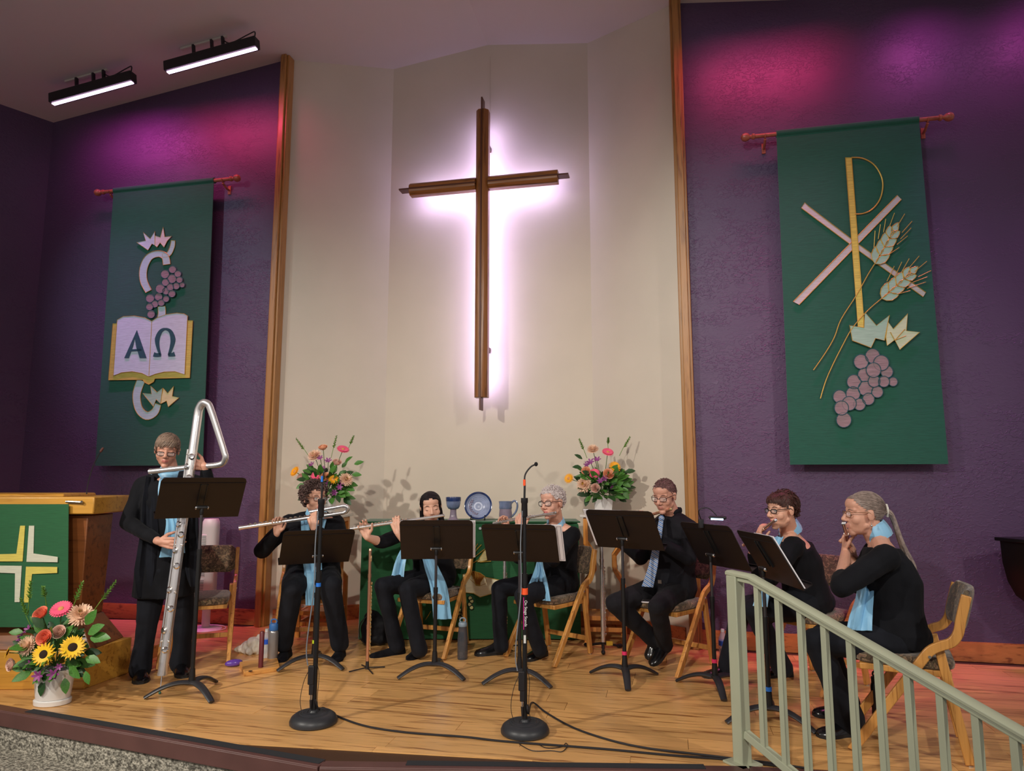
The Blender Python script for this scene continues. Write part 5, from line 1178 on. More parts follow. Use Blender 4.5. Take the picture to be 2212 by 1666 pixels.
ribbon(r1, 'cardigan_front', [W(412, 1040, 4.94), W(415, 1090, 4.92), W(414, 1160, 4.94), W(416, 1230, 4.97), W(418, 1268, 5.0)], [.05, .08, .10, .14, .08], CARD, V((1, -.2, 0)), seed=6, fold=.016)
shoe(r1, V((W(305, 1450, 5.06).x, 5.06, 0)), V((W(304, 1475, 4.80).x, 4.80, 0)), SHOE, SOLE, 1.15)
shoe(r1, V((W(384, 1438, 5.2).x, 5.2, 0)), V((W(399, 1462, 4.94).x, 4.94, 0)), SHOE, SOLE, 1.15)
# ==== bass flute player, brown curly hair
f0, f1 = W(516, 1141, 5.36), W(742, 1108, 5.56)
t = thing('bass_flute', 'silver bass flute with a curved head joint held by the curly haired player', 'flute', f0); d = (f1 - f0).normalized(); r = .0165
mb = MB(); mb.tube([f0, f1], r, 14); mb.tube([f0, f0 + d * .01], r * 1.12, 14); mb.build('body_tube', SILVER, t, True)
bend = smoothpath([f1, W(748, 1105, 5.56), W(751, 1099, 5.555), W(747, 1094, 5.55), W(740, 1093.5, 5.55)], 5); mb = MB(); mb.tube(bend, r, 14); mb.build('u_bend', SILVER, t, True)
h0, h1 = W(740, 1093.5, 5.55), W(672, 1106, 5.50); mb = MB(); mb.tube([h0, h1], r * .93, 14); mb.tube([h1, h1 + (h1 - h0).normalized() * .012], r * 1.08, 12); mb.build('head_joint', SILVER, t, True)
mb = MB(); mb.ell(lerp(h1, h0, .22) + V((0, .004, .013)), (.026, .016, .005)); mb.build('lip_plate', SILV2, t, True)
mb = MB()
for k in range(16):
    c = lerp(f0, f1, .10 + .72 * k / 15) + V((0, -.004, r * 1.02)); mb.lathe([(.012, 0), (.013, .005), (.006, .008), (.0004, .007)], c, 10)
mb.tube([lerp(f0, f1, .2) + V((0, -.014, r * .8)), lerp(f0, f1, .9) + V((0, -.014, r * .8))], .003, 6); tag(mb.build('key_mechanism', SILV2, t, True), None, None, None, 'stuff')
def hair2(hm, T, root, R):
    rnd = random.Random(2); m = hair_mat('dark_brown', (88, 68, 64)); hl = lambda y, dz=0: hairline(y) - (.075 if -.06 < y < .035 else .01) ; hair_cap(hm, T, 1.08, 0)
    curls(hm, T, rnd, 520, .015, .0042, (1.05, 1.32), 0, lambda y, dz=0: hairline(y) - (.055 if -.07 < y < .028 else 0)); hm.build('hair', m, root, True)
gR = lerp(f0, f1, .36); gL = lerp(f0, f1, .70)
hR = grip(gR, (.10, .0, 1), (0, -1, .1), 'R', .022); hL = grip(gL + V((0, 0, .0)), (-.25, .15, 1), (.1, 1, .0), 'L', .022)
J2 = dict(pel=(676, 1240, 5.76), chest=(674, 1152, 5.74), neck=(684, 1112, 5.70), shR=(626, 1130, 5.70), shL=(724, 1130, 5.76), elR=(566, 1190, 5.60), elL=(742, 1188, 5.60), hipR=(648, 1248, 5.72), hipL=(702, 1248, 5.75), knR=(632, 1272, 5.32), knL=(714, 1264, 5.34), anR=(612, 1390, 5.46), anL=(734, 1390, 5.48))
r2, J, T, Rm = person('seated person with curly dark brown hair and glasses playing the bass flute', FL(670, 1420), J2, dict(at=(679, 1077, 5.64), fwd=(.2, -.98, 0), s=1.03), (46, 3, 0), ('b', (218, 166, 142)), 'long',
    dict(R=hR + ((30, 60, 40),), L=hL + ((25, 55, 40),)), hair2, fat=1.22, yoke=True, neckline=.7, bust=1.15, brow=(80, 58, 52), eyes='open', face=(1.1, 1, 1.12), flare=.07, thigh=1.1)
glasses(r2, T, mat('tortoise_frame', (96, 52, 38), .3), .023, .015, .097, .004)
neck_scarf(r2, J['neck'] + V((0, -.01, .005)), V((0, .1, 1)), V((.2, -.98, 0)), .08, .06)
ribbon(r2, 'scarf_tail', [W(657, 1120, 5.58), W(660, 1150, 5.53), W(664, 1200, 5.52), W(672, 1245, 5.45), W(676, 1308, 5.42)], [.05, .07, .08, .10, .11], SCARF, V((1, .1, 0)), seed=1)
ribbon(r2, 'scarf_tail', [W(698, 1122, 5.58), W(690, 1150, 5.54), W(686, 1200, 5.53), W(686, 1240, 5.48)], [.05, .06, .06, .07], SCARF, V((1, .1, 0)), seed=4)
for px, an in ((613, 5.46), (731, 5.48)): h = W(px, 1408, 5.46); shoe(r2, V((h.x, 5.58, .0)), V((h.x, 5.34, 0)), SOFT, SOFT, 1.05)
# ==== alto flute player, long black hair
tA, fP, fd = flute('silver alto flute held by the player with long black hair', W(957, 1114, 5.62), W(756, 1143, 5.44), .0125)
def hair3(hm, T, root, R):
    rnd = random.Random(3); m = hair_mat('black', (26, 18, 22), .3); hair_cap(hm, T, 1.06, 0, lambda y, dz=0: hairline(y) + (.006 if y > .05 else -.014))
    locks(hm, T, rnd, 240, .10, .005, lambda p: ((1 if p.x > .01 else -1) * .6, -.45, -.35 - (.5 if abs(p.x) > .05 else 0)), (1.06, 1.10))
    locks(hm, T, rnd, 160, .11, .0055, lambda p: ((1 if p.x > .004 else -1) * .9, -.25, -.55), (1.06, 1.10), region=lambda p: p.y > -.01 and p.z > .06, jit=.08, steps=7, fz=.05)
    for k in range(190):
        s = -1 if k % 2 else 1; a = rnd.uniform(-.75, 1.25); x0 = s * .080 * math.cos(a * .9); y0 = -.03 - .075 * math.sin(a) + rnd.uniform(-.01, .012); L = rnd.uniform(.20, .34)
        P = [V((x0 * .9, y0 + .01, .06)), V((x0, y0, .0)), V((x0 * 1.08, y0 - .006, -.06)), V((x0 * 1.12 + rnd.uniform(-.01, .01), y0 - .012, -.06 - L * .45)), V((x0 * 1.1 + rnd.uniform(-.02, .02), y0 - .02, -.06 - L))]
        hm.tube([T(*p) for p in smoothpath(P, 3)], [.004] + [.006] * 10 + [.004, .002], 5, sq=.6)
    hm.build('hair', m, root, True)
hR = grip(fP(.86), (-.35, -.05, .93), (.1, -1, .2), 'R', .016); hL = grip(fP(.52), (-.3, .05, 1), (0, 1, 0), 'L', .016)
J3 = dict(pel=(938, 1246, 5.84), chest=(930, 1168, 5.80), neck=(930, 1131, 5.78), shR=(886, 1146, 5.74), shL=(974, 1146, 5.83), elR=(824, 1172, 5.62), elL=(900, 1198, 5.58), hipR=(915, 1254, 5.78), hipL=(955, 1256, 5.82), knR=(826, 1266, 5.50), knL=(878, 1274, 5.37), anR=(858, 1396, 5.60), anL=(906, 1404, 5.42))
r3, J, T, Rm = person('seated person with long black hair looking down, playing the alto flute', FL(880, 1420), J3, dict(at=(931, 1097, 5.74), fwd=(-.33, -.945, 0), s=1.05), (10, 9, 6), ('c', (226, 176, 152)), 'three',
    dict(R=hR + ((25, 45, 35),), L=hL + ((25, 55, 40),)), hair3, fat=1.0, yoke=True, neckline=.7, brow=(40, 28, 28), eyes='down', flare=.062, lipc=(190, 96, 96), thigh=1.05)
ribbon(r3, 'scarf_tail', [W(905, 1142, 5.66), W(880, 1180, 5.62), W(866, 1210, 5.60), W(858, 1250, 5.56)], [.05, .07, .08, .10], SCARF, V((1, .2, 0)), seed=1)
ribbon(r3, 'scarf_tail', [W(930, 1150, 5.66), W(922, 1190, 5.60), W(932, 1225, 5.52), W(948, 1270, 5.50), W(956, 1338, 5.50)], [.05, .08, .11, .13, .14], SCARF, V((1, .1, 0)), seed=4)
neck_scarf(r3, J['neck'], V((0, .1, 1)), V((-.2, -.98, 0)), .072, .05)
h = FL(862, 1412); shoe(r3, V((h.x + .04, h.y + .02, 0)), V((h.x - .20, h.y - .13, 0)), SOFT, SOFT, .95, .8)
h = FL(906, 1412); shoe(r3, V((h.x + .01, h.y + .04, 0)), V((h.x - .05, h.y - .21, 0)), SOFT, SOFT, .95, .8)
# ==== silver haired player
tA, fP, fd = flute('silver flute held by the silver haired player with dark glasses', W(1199, 1108, 5.28), W(1066, 1131, 5.70), .0105)
def hair4(hm, T, root, R):
    rnd = random.Random(4); m = hair_mat('silver', (206, 194, 192), .2); hair_cap(hm, T, 1.05); curls(hm, T, rnd, 330, .010, .0036, (1.05, 1.16)); hm.build('hair', m, root, True)
LN = V((.65, .76, 0)); hL = grip(fP(.55), (-.1, .1, 1), LN, 'L', .015); hR = grip(fP(.82), (0, 0, 1), -LN, 'R', .015)
J4 = dict(pel=(1204, 1254, 5.62), chest=(1206, 1178, 5.58), neck=(1203, 1137, 5.52), shL=(1238, 1153, 5.44), shR=(1170, 1148, 5.64), elL=(1196, 1212, 5.30), elR=(1120, 1205, 5.62), hipR=(1180, 1258, 5.62), hipL=(1212, 1264, 5.52), knR=(1078, 1272, 5.42), knL=(1128, 1288, 5.20), anR=(1082, 1396, 5.46), anL=(1166, 1404, 5.38))
r4, J, T, Rm = person('seated person with curly silver hair and dark glasses, facing left with a flute', FL(1120, 1430), J4, dict(at=(1193, 1087, 5.42), fwd=(-.65, -.76, 0), s=1.02), (-42, 4, 3), ('d', (222, 168, 146)), 'long',
    dict(R=hR + ((25, 55, 40),), L=hL + ((25, 55, 40),)), hair4, fat=.96, neckline=.6, brow=(150, 130, 122), eyes='down', flare=.056, lipc=(186, 106, 100))
glasses(r4, T, mat('black_frame', (28, 24, 28), .3), .026, .017, .098, .004, th=.0026)
neck_scarf(r4, J['neck'] + V((-.01, -.01, .01)), V((-.1, .0, 1)), V((-.65, -.76, 0)), .076, .06)
ribbon(r4, 'scarf_tail', [W(1180, 1145, 5.44), W(1168, 1180, 5.42), W(1163, 1215, 5.38), W(1158, 1240, 5.34), W(1150, 1264, 5.32)], [.05, .05, .04, .06, .07], SCARF, V((.8, -.5, 0)), seed=1)
ribbon(r4, 'scarf_tail', [W(1186, 1146, 5.42), W(1172, 1180, 5.40), W(1167, 1215, 5.36), W(1174, 1260, 5.30), W(1178, 1298, 5.27)], [.05, .05, .04, .06, .075], SCARF, V((.8, -.5, 0)), seed=3)
mb = MB(); mb.ell(T(-.079, -.006, -.048), (.006, .006, .007)); mb.build('earring', mat('pearl', (226, 214, 196), .25), r4, True)
h = FL(1082, 1412); shoe(r4, V((h.x + .03, h.y, 0)), V((h.x - .20, h.y - .07, 0)), SHOE, SOLE, 1, 1.15, heelh=.02)
h = FL(1168, 1418); shoe(r4, V((h.x + .04, h.y + .04, 0)), V((h.x - .12, h.y - .16, 0)), SHOE, SOLE, 1, 1.15, heelh=.02)
# ==== man with tie
tA, fP, fd = flute('rose gold flute held by the man in the striped tie', W(1449, 1100, 5.06), W(1290, 1146, 5.55), .0105, BRONZE, BRONZ2)
def hair5(hm, T, root, R):
    rnd = random.Random(5); m = hair_mat('grey_auburn', (112, 82, 80)); hl = lambda y, dz=0: hairline(y) + (.012 if y > .03 else 0); hair_cap(hm, T, 1.025, 0, hl)
    locks(hm, T, rnd, 380, lambda p: .035 if p.z > .07 else .022, .0036, lambda p: (p.x * 2, p.y * 2 + .3 if p.z > .08 else -.2, -.3 if p.z < .08 else .2), (1.04, 1.075), hl=hl, free=.15); hm.build('hair', m, root, True)
LN = V((.69, .72, 0)); hL = grip(fP(.42), (-.3, .0, 1), LN, 'L', .015); hR = grip(fP(.78), (0, 0, 1), -LN, 'R', .015)
J5 = dict(pel=(1450, 1262, 5.36), chest=(1456, 1180, 5.30), neck=(1453, 1113, 5.20), shL=(1490, 1142, 5.10), shR=(1420, 1138, 5.40), elL=(1488, 1206, 5.05), elR=(1385, 1205, 5.42), hipR=(1425, 1272, 5.38), hipL=(1462, 1280, 5.27), knR=(1328, 1304, 5.12), knL=(1421, 1312, 4.94), anR=(1424, 1392, 5.26), anL=(1436, 1394, 5.16))
SHIRT = cloth('black_shirt', (27, 27, 33), .75)
r5, J, T, Rm = person('seated man in black shirt and blue striped tie with glasses, playing a rose gold flute', FL(1420, 1450), J5, dict(at=(1436, 1072, 5.13), fwd=(-.72, -.69, 0), s=1.0), (-40, 16, 0), ('e', (214, 158, 136)), 'long',
    dict(R=hR + ((25, 55, 40),), L=hL + ((25, 55, 40),)), hair5, fat=1.06, yoke=True, top_m=SHIRT, leg_m=cloth('charcoal_trousers', (32, 31, 35)), neckline=1.0, bust=0, brow=(92, 66, 58), eyes='down', flare=.058, face=(1.08, 1.1, .95), lipc=(192, 128, 114))
glasses(r5, T, mat('dark_frame', (44, 26, 28), .3), .025, .016, .099, .004)
m, nt, bb = newmat('striped_tie'); wv = nd(nt, 'ShaderNodeTexWave'); wv.inputs['Scale'].default_value = 9; wv.inputs['Distortion'].default_value = .6; nt.links.new(mapped(nt, (1, 1, 2.2), rot=(0, .6, 0)), wv.inputs['Vector'])
nt.links.new(ramp(nt, wv.outputs[1], [(.1, lin((70, 100, 160))), (.35, lin((150, 184, 214))), (.6, lin((196, 206, 214))), (.85, lin((120, 130, 160)))]), bb.inputs['Base Color']); bb.inputs['Roughness'].default_value = .5
ribbon(r5, 'tie', [W(1428, 1122, 5.10), W(1424, 1150, 5.06), W(1416, 1190, 5.06), W(1410, 1225, 5.06), W(1398, 1268, 5.08)], [.032, .04, .055, .07, .088], m, V((.75, -.6, 0)), fold=.0, th=.008)
mb = MB(); mb.ell(W(1429, 1120, 5.10), (.022, .022, .022)); mb.build('tie_knot', m, r5, True)
NK = J['neck']; mb = MB(); mb.tube([NK + V((.062 * math.cos(a), .058 * math.sin(a), .036 - .026 * max(0, math.cos(a - 3.95)))) for a in [k * 2 * PI / 22 for k in range(22)]], .021, 8, closed=True, sq=.4, side=UPV); mb.build('shirt_collar', SHIRT, r5, True)
mb = MB(); mb.box(W(1426, 1257, 5.17), (.03, .01, .025), Matrix.Rotation(-.75, 3, 'Z')); mb.build('belt_buckle', CHROME, r5, True)
shoe(r5, W(1448, 1392, 5.22) , W(1408, 1440, 5.08), SHOE, SOLE, 1.05, .95, V((-.5, -.4, .6)))
shoe(r5, W(1412, 1386, 5.32), W(1404, 1428, 5.22), SHOE, SOLE, 1.0, .95, V((-.2, -.9, .4)))
# ==== short dark hair, seated right of the post
tA, fP, fd = flute('silver flute held by the player with short dark brown hair', W(1675, 1124, 4.54), W(1606, 1178, 5.12), .0105, mat('pink_silver', (236, 206, 190), .26, .85))
def hair6(hm, T, root, R):
    rnd = random.Random(6); m = hair_mat('brown_pixie', (70, 44, 38)); hair_cap(hm, T, 1.06, 0, lambda y, dz=0: hairline(y) - (.024 if y > .035 else 0))
    locks(hm, T, rnd, 380, .055, .0045, lambda p: (p.x * 3, .45 if p.y > 0 else -.3, -.55 if p.z < .09 else -.1), (1.08, 1.22), free=.25, jit=.5)
    locks(hm, T, rnd, 80, .055, .005, lambda p: (-.3, .6, -.5), (1.08, 1.16), region=lambda p: p.y > .02 and p.z > .08, fz=.043); hm.build('hair', m, root, True)
hL = grip(fP(.42), (-.1, .0, 1), (1, 0, 0), 'L', .015); hR = grip(fP(.8), (0, 0, 1), (-1, 0, 0), 'R', .015)
J6 = dict(pel=(1744, 1290, 4.82), chest=(1724, 1210, 4.80), neck=(1706, 1152, 4.77), shL=(1714, 1180, 4.60), shR=(1700, 1168, 4.98), elL=(1662, 1252, 4.52), elR=(1642, 1240, 5.06), hipL=(1740, 1308, 4.71), hipR=(1734, 1302, 4.91), knL=(1628, 1318, 4.64), knR=(1602, 1312, 4.93), anL=(1690, 1442, 4.84), anR=(1572, 1440, 5.0))
r6, J, T, Rm = person('seated person with short dark brown hair in black, facing left behind the handrail', FL(1640, 1470), J6, dict(at=(1690, 1102, 4.66), fwd=(-.97, -.2, 0), s=1.03), (-72, 6, 0), ('f', (226, 172, 146)), 'long',
    dict(R=hR + ((25, 55, 40),), L=hL + ((25, 55, 40),)), hair6, fat=1.08, neckline=.4, brow=(70, 46, 38), eyes='open', flare=.07, face=(1.05, 1, 1.08), lipc=(190, 100, 96), thigh=1.05)
glasses(r6, T, mat('black_frame', (28, 24, 28), .3), .022, .013, .098, .004, th=.0028)
neck_scarf(r6, J['neck'] + V((.0, .0, .015)), V((-.35, 0, 1)), V((-1, -.2, 0)), .082, .07, .036)
ribbon(r6, 'scarf_tail', [W(1682, 1160, 4.66), W(1665, 1200, 4.60), W(1656, 1245, 4.56), W(1648, 1280, 4.52), W(1642, 1310, 4.50)], [.06, .06, .07, .08, .09], SCARF, V((.9, -.5, 0)), seed=1)
h = FL(1572, 1458); shoe(r6, V((h.x + .05, h.y, 0)), V((h.x - .19, h.y - .07, 0)), SHOE, SOLE, 1.1, 1.0, heelh=.015)
h = FL(1696, 1458); shoe(r6, V((h.x + .04, h.y - .02, 0)), V((h.x - .20, h.y - .05, 0)), SHOE, SOLE, 1.1, 1.0, heelh=.015)
# ==== ponytail
tA, fP, fd = flute('silver flute pointing away, held by the player with the grey ponytail', W(1822, 1131, 3.74), W(1840, 1196, 4.34), .0105, mat('pink_silver', (236, 206, 190), .26, .85))
def hair7(hm, T, root, R):
    rnd = random.Random(7); m = hair_mat('grey', (146, 130, 122), .3); hl = lambda y, dz=0: hairline(y) + (.012 if y > .02 else -.006)
    hair_cap(hm, T, 1.03, 0, hl); tie = V((0, -.112, .012))
    locks(hm, T, rnd, 420, .085, .0036, lambda p: tuple((tie - p).normalized()), (1.04, 1.06), jit=.06, hl=hl); hm.build('hair', m, root, True)
    pm = MB()
    for k in range(70):
        a, rr = rnd.uniform(0, 6.28), rnd.uniform(0, .018); o = V((math.cos(a) * rr, 0, math.sin(a) * rr)); L = rnd.uniform(.26, .36)
        P = [T(0, -.10, .012) + Rm_(R, o) * .6, T(0, -.135, .0) + Rm_(R, o), T(0, -.155, -.05) + Rm_(R, o) * 1.3, T(0, -.185, -.05 - L * .45) + Rm_(R, o) * 1.5, T(0, -.225, -.05 - L * .8) + Rm_(R, o) * 1.2, T(0, -.24, -.05 - L) + Rm_(R, o) * .7]
        pm.tube(smoothpath(P, 3), [.003] + [.0055] * 13 + [.003, .001], 5)
    pm.build('ponytail', m, root, True); c = MB(); c.tube([T(.014 * math.cos(a), -.122, .016 + .03 * math.sin(a) + .004 * math.sin(5 * a)) for a in [k * 2 * PI / 18 for k in range(18)]], .006, 7, closed=True); c.build('hair_clip', mat('white_clip', (232, 228, 216), .4), root, True)
def Rm_(R, o): return R @ o
hL = grip(fP(.40), (-.05, .0, 1), (.8, -.5, 0), 'L', .015); hR = grip(fP(.72), (-.1, 0, 1), (-.9, .4, 0), 'R', .015)
J7 = dict(pel=(1935, 1366, 3.82), chest=(1928, 1256, 3.84), neck=(1898, 1166, 3.87), shL=(1915, 1202, 3.66), shR=(1892, 1190, 4.06), elL=(1818, 1268, 3.60), elR=(1846, 1262, 4.18), hipL=(1930, 1390, 3.73), hipR=(1925, 1382, 3.93), knL=(1762, 1384, 3.84), knR=(1780, 1374, 4.04), anL=(1836, 1555, 3.90), anR=(1826, 1524, 4.18))
r7, J, T, Rm = person('seated person with a long grey ponytail in profile, nearest the handrail', FL(1800, 1590), J7, dict(at=(1866, 1111, 3.87), fwd=(-.891, .455, 0), s=1.0), (-96, 2, 0), ('g', (216, 162, 138)), 'three',
    dict(R=hR + ((25, 55, 40),), L=hL + ((35, 60, 45), dict(thumb=(.75, .3, .6)))), hair7, fat=1.06, neckline=.6, brow=(150, 126, 112), eyes='down', flare=.082, face=(1, 1.05, .98), lipc=(200, 136, 122))
glasses(r7, T, mat('gold_frame', (150, 110, 80), .3, .6), .024, .016, .098, .004, th=.0018)
neck_scarf(r7, J['neck'] + V((.0, .0, .018)), V((-.35, .1, 1)), V((-.9, .45, 0)), .076, .075, .034)
ribbon(r7, 'scarf_tail', [W(1876, 1236, 3.80), W(1872, 1255, 3.78), W(1868, 1290, 3.76), W(1860, 1330, 3.72), W(1856, 1362, 3.70)], [.05, .065, .08, .105, .12], SCARF, V((1, -.2, 0)), seed=1, fold=.016)
mb = MB(); mb.tube([T(-.080, -.004, -.04), T(-.081, -.004, -.052)], .0012, 5); mb.ell(T(-.081, -.004, -.058), (.0055, .0055, .007)); mb.build('earring', STEEL, r7, True)
h = FL(1838, 1588); shoe(r7, V((h.x + .06, 3.92, 0)), V((h.x - .19, 3.86, 0)), SHOE, SOLE, 1.15, 1.05, heelh=.02)
h = FL(1826, 1545); shoe(r7, V((h.x + .05, 4.20, 0)), V((h.x - .19, 4.19, 0)), SHOE, SOLE, 1.15, 1.05, heelh=.02)
# ------------------------------------------------------------------ small things on the stage
WHP = mat('white_plastic', (226, 224, 226), .35); GRILL = mat('grey_grille', (150, 152, 156), .5)
c = FL(452, 1356); c = V((c.x, 6.48, 0)); t = thing('tower_fan', 'white tower fan standing behind the empty chair', 'fan', c)
mb = MB(); mb.lathe([(.135, 0), (.14, .006), (.13, .014), (.04, .022), (.03, .03)], n=32); mb.build('base', WHP, t)
mb = MB(); mb.tube([(0, 0, .02), (0, 0, .26)], .036, 14); mb.build('neck', WHP, t)
mb = MB(); rings = []
for z, k in ((.24, .6), (.26, .95), (.3, 1), (.9, 1.0), (.955, .96), (.98, .8)): rings.append([V((math.copysign(abs(math.cos(a)) ** .7, math.cos(a)) * .072 * k, math.copysign(abs(math.sin(a)) ** .7, math.sin(a)) * .065 * k, z)) for a in [i * 2 * PI / 24 for i in range(24)]])
mb.loft(rings); mb.build('body', WHP, t)
for k in range(4):
    mb = MB(); z0 = .34 + k * .13
    mb.box((-.03, -.064, z0 + .055), (.045, .006, .115)); g = mb.build('grille_panel', WHP, t, bevel=.003)
    mb = MB(); [mb.box((-.03, -.068, z0 + .012 + i * .0145), (.036, .004, .006)) for i in range(7)]; tag(mb.build('slats', GRILL, t), None, None, None, 'stuff')
mb = MB(); mb.tube(smoothpath([(-.1, -.09, .012), (.02, -.15, .008), (.13, -.1, .01), (.18, .0, .01), (.1, .12, .01), (-.05, .14, .012), (-.16, .05, .02), (-.1, -.02, .12)], 6), .004, 6); mb.build('power_cord', WHP, t)
# peg block with dowel, bottles, towel, purple case
P = [FL(517, 1440), FL(527, 1462), FL(604, 1450), FL(598, 1428)]
t = thing('peg_block', 'small wooden flute peg block with one dark red dowel on the floor', 'flute stand', (P[0] + P[2]) / 2)
mb = MB(); mb.prism(P, (0, 0, .032)); mb.build('board', wood('maple_block', (206, 148, 78), (172, 112, 52), 'X', .4), t, True, bevel=.004)
p = FL(563, 1442, .032); mb = MB(); mb.tube([p, p + V((0, 0, .235)), p + V((0, 0, .245))], [.0165, .0165, .010], 14); mb.build('dowel', mat('oxblood_dowel', (96, 34, 40), .4), t, True)
p = FL(541, 1450, .0325); mb = MB(); mb.lathe([(.014, 0), (.012, .001)], p, 14); mb.build('peg_hole', BLK, t, True)
def bottle(label, px, py, Y, prof, m, caps, band=None, loop=None):
    p = W(px, py, Y); t = thing('water_bottle', label, 'bottle', (p.x, Y, 0)); mb = MB(); mb.lathe(prof, n=22); mb.build('bottle_body', m, t)
    mb = MB(); mb.lathe(caps[0], n=20); mb.build('cap', caps[1], t)
    if band: mb = MB(); mb.tube([(0, 0, band[0]), (0, 0, band[1])], band[2], 22); mb.build('label_band', band[3], t)
    if loop: mb = MB(); z, r = loop; mb.tube([V((r * math.cos(a), 0, z + r * .8 * math.sin(a))) for a in [k * 2 * PI / 16 for k in range(16)]], .005, 7, closed=True); mb.build('carry_loop', caps[1], t)
    return t
CLEAR = mat('clear_plastic', (222, 230, 236), .12, alpha=.35); SMOKE = mat('smoke_plastic', (70, 74, 82), .12, alpha=.75); STEELB = mat('brushed_bottle', (142, 138, 138), .25, .5); BLUEL = mat('blue_label', (28, 84, 196), .5); GRYC = mat('grey_cap', (128, 146, 160), .4); BLUC = mat('blue_cap', (52, 104, 168), .4); WHC = mat('white_cap', (226, 228, 232), .4)
PETP = [(.030, 0), (.033, .006), (.031, .03), (.033, .05), (.031, .09), (.033, .13), (.031, .155), (.016, .19), (.0135, .2)]
bottle('grey water bottle with a blue carry-loop lid on the floor by the wooden peg block', 588, 1437, 5.36, [(.034, 0), (.037, .006), (.037, .21), (.034, .222), (.028, .23)], STEELB, ([(.031, .228), (.033, .232), (.033, .268), (.03, .276), (.0, .278)], BLUC), None, (.29, .022))
bottle('clear plastic water bottle with a blue label behind the dark red dowel', 574, 1428, 5.46, PETP, CLEAR, ([(.014, .198), (.014, .218), (.0, .219)], WHC), (.11, .145, .0335, BLUEL))
bottle('smoke grey water bottle with a looped lid under the black haired player', 999, 1420, 5.45, [(.036, 0), (.039, .008), (.039, .15), (.034, .2), (.030, .235), (.030, .24)], SMOKE, ([(.031, .238), (.033, .242), (.033, .26), (.028, .268), (.0, .27)], GRYC), None, (.282, .022))
bottle('clear plastic water bottle against the baseboard behind the handrail post', 1563, 1420, 5.45, PETP, CLEAR, ([(.014, .198), (.014, .218), (.0, .219)], WHC), (.10, .135, .0335, BLUEL))
bottle('clear plastic water bottle right beside the handrail post', 1606, 1455, 5.2, PETP, CLEAR, ([(.014, .198), (.014, .218), (.0, .219)], WHC), (.11, .145, .0335, BLUEL))
bottle('black water bottle with a carry loop on the floor behind the ponytailed player', 1899, 1555, 4.05, [(.03, 0), (.033, .006), (.033, .2), (.028, .22)], mat('black_bottle', (22, 20, 24), .3), ([(.026, .22), (.028, .225), (.028, .25), (.0, .255)], BLK), None, (.268, .02))
p = W(537, 1412, 5.62); mb = MB(); rnd = random.Random(9)
for dx, dz, rr in ((-.06, .03, .05), (0, .05, .055), (.07, .06, .06), (.11, .05, .05), (.04, .09, .045), (.09, .10, .04), (-.02, .035, .05), (.03, .03, .05)): mb.ell(V((p.x + dx, 5.62 + rnd.uniform(-.03, .03), dz)), (rr, rr * .8, min(rr, dz * 1.0)), None, 14, 10)
t = thing('towel', 'crumpled white towel on the floor beside the empty chair', 'towel', V((p.x, 5.62, 0)))
remesh(mb, 'folded_cloth', mat('white_towel', (222, 218, 206), .95, bump=.3, bs=150), t, .007, 2, .014, 26)
p = FL(505, 1440); t = thing('glasses_case', 'shiny purple case on the floor at the empty chair leg', 'case', p)
PUR = mat('purple_glitter', (92, 58, 160), .25, var=.2, vs=200, coat=.6); Rc = Matrix.Rotation(.55, 3, 'Z')
for nm, z, hh in (('lower_shell', .02, .02), ('upper_shell', .024, .026)): mb = MB(); mb.ell(p + V((0, 0, z)), (.062, .030, hh), Rc, 18, 10); mb.build(nm, PUR, t, True)
# flutes on stands
def flute_stand(px, py, label, ztop, r, m, mk, kind):
    p = FL(px, py); t = thing('flute_stand', label, 'flute on stand', p); mb = MB()
    if kind == 'x':
        for k in range(4):
            a = .5 + k * PI / 2; mb = MB(); mb.tube([(0, 0, .018), (.13 * math.cos(a), .13 * math.sin(a), .006)], .0045, 7); mb.build('stand_leg', BLK, t)
    else:
        for k in range(3):
            a = .4 + k * 2 * PI / 3; mb = MB(); mb.tube([(0, 0, .05), (.14 * math.cos(a), .14 * math.sin(a), .018)], .010, 8); mb.cap((.14 * math.cos(a), .14 * math.sin(a), .017), (.16 * math.cos(a), .16 * math.sin(a), .017), .016); mb.build('stand_leg', BLK, t)
        mb = MB(); mb.box((.05, 0, .05), (.05, .02, .03)); mb.build('stand_lock', mat('yellow_plastic', (206, 170, 50), .5), t)
    mb = MB(); mb.tube([(0, 0, .01), (0, 0, .075)], [.014, .011], 12); mb.build('stand_peg', BLK, t)
    mb = MB(); mb.tube([(0, 0, .06), (0, 0, .30)], r, 14); mb.tube([(0, 0, .28), (0, 0, .31)], r * 1.15, 14); mb.build('foot_joint', m, t)
    mb = MB(); mb.tube([(0, 0, .30), (0, 0, ztop * .78)], r, 14); mb.tube([(0, 0, ztop * .77), (0, 0, ztop * .80)], r * 1.15, 14); mb.tube([(0, 0, ztop * .73), (0, 0, ztop * .74)], r * 1.15, 14); mb.build('middle_joint', m, t)
    mb = MB(); mb.tube([(0, 0, ztop * .79), (0, 0, ztop)], r * .97, 14); mb.tube([(0, 0, ztop), (0, 0, ztop + .012)], [r * 1.1, r * .8], 12); mb.build('head_joint', m, t)
    mb = MB(); mb.ell((r * .9, -r * .3, ztop * .93), (.005, .012, .022)); mb.build('lip_plate', mk, t)
    mb = MB()
    for k in range(20):
        z = .12 + (ztop * .72 - .12) * k / 19; mb.ell((r * 1.15 + .004, -r * .4 * (-1) ** k, z), (.005, .009, .011), None, 8, 6)
    for q in (-.6, .6): mb.tube([(r * 1.3, r * q, .14), (r * 1.3, r * q, ztop * .70)], .0022, 5)
    tag(mb.build('key_mechanism', mk, t), None, None, None, 'stuff')
flute_stand(793, 1448, 'rose gold flute standing upright on an X-shaped stand', .83, .0115, BRONZE, BRONZ2, 'x')
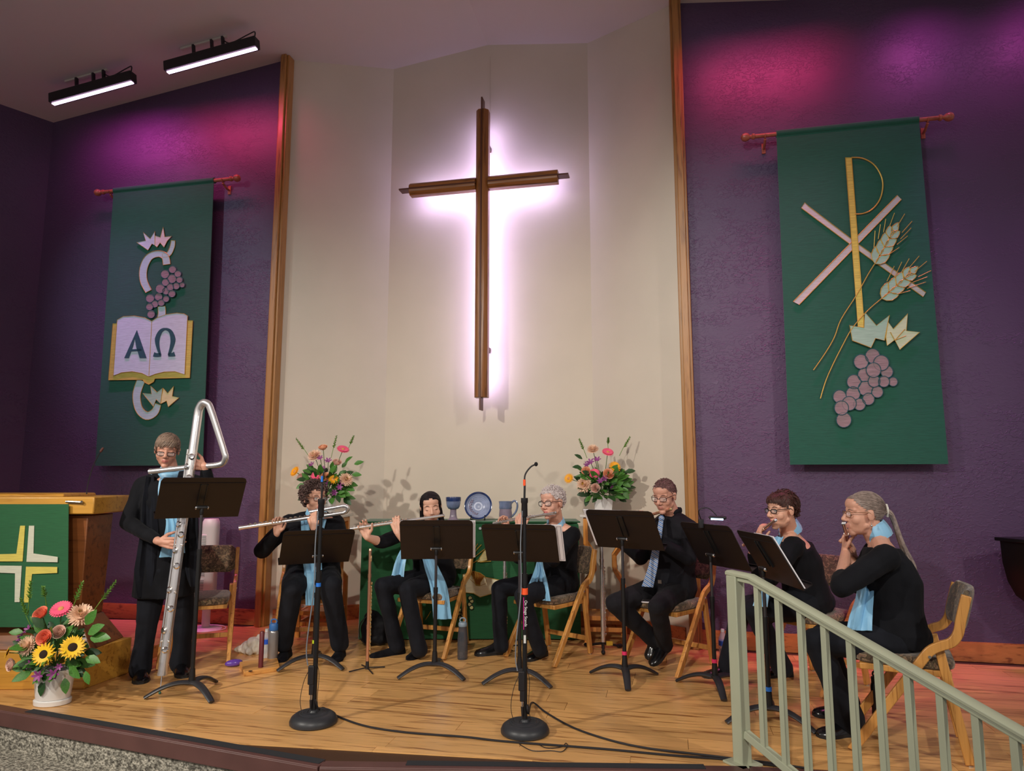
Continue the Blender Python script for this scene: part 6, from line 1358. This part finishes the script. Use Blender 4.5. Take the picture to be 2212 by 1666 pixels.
flute_stand(1303, 1404, 'tall silver flute upright on a black tripod right of the silver haired player', .88, .0165, SILVER, SILV2, 't')
flute_stand(1090, 1400, 'silver flute standing upright in front of the altar, mostly behind a music stand', .80, .0125, SILVER, SILV2, 'x')
# bag, phone, piano
p = FL(806, 1396); p = V((p.x, 5.90, 0)); mb = MB(); mb.ell(p + V((0, 0, .12)), (.12, .075, .125), None, 18, 12); mb.ell(p + V((.02, 0, .05)), (.13, .08, .055), None, 18, 12); mb.ell(p + V((-.02, 0, .2)), (.07, .05, .08), None, 14, 10)
t = thing('backpack', 'slumped black backpack on the floor at the left end of the altar', 'bag', p); remesh(mb, 'bag_body', cloth('black_nylon', (20, 21, 26), .6), t, .01, 3, .012, 14)
mb = MB(); mb.tube(smoothpath([p + V((-.05, -.06, .24)), p + V((-.1, -.09, .18)), p + V((-.1, -.09, .08)), p + V((-.06, -.07, .02))], 5), .009, 7, sq=.4); mb.build('strap', BLK, t, True)
p = W(1398, 1299, 5.02); t = thing('phone', 'thin phone lying on the chair cushion under the man in the tie', 'phone', p); Rp = Matrix.Rotation(-.3, 3, 'Z')
mb = MB(); mb.box(p, (.07, .10, .008), Rp); mb.build('case', WHP, t, True, bevel=.003); mb = MB(); mb.box(p + V((0, 0, .0045)), (.064, .094, .001), Rp); mb.build('screen', BLK, t, True)
PIA = mat('black_piano_lacquer', (9, 8, 11), .4, spec=.3)
t = thing('piano', 'black grand piano corner at the right edge of the picture', 'piano', (4.1, 4.95, 0))
def curve_poly(off, z): return [V((3.47 + off, 5.10, z)), V((3.52 + off, 4.86 + off * .6, z)), V((3.66 + off, 4.66 + off, z)), V((3.95, 4.52 + off, z)), V((4.6, 4.45 + off, z)), V((4.6, 5.05 - off * .1, z)), V((3.8, 5.12 - off * .2, z))]
mb = MB(); mb.prism(curve_poly(0, .905), (0, 0, .025)); mb.build('lid', PIA, t, True, bevel=.004)
mb = MB(); mb.loft([curve_poly(.20, .46), curve_poly(.12, .52), curve_poly(.07, .62), curve_poly(.045, .75), curve_poly(.04, .903)]); mb.build('case', PIA, t, True)
for x, y in ((3.86, 4.93), (4.3, 4.65)): mb = MB(); mb.lathe([(.03, .0), (.03, .06), (.035, .08), (.06, .42), (.065, .47)], (x, y, 0), 14); mb.build('leg', PIA, t, True)
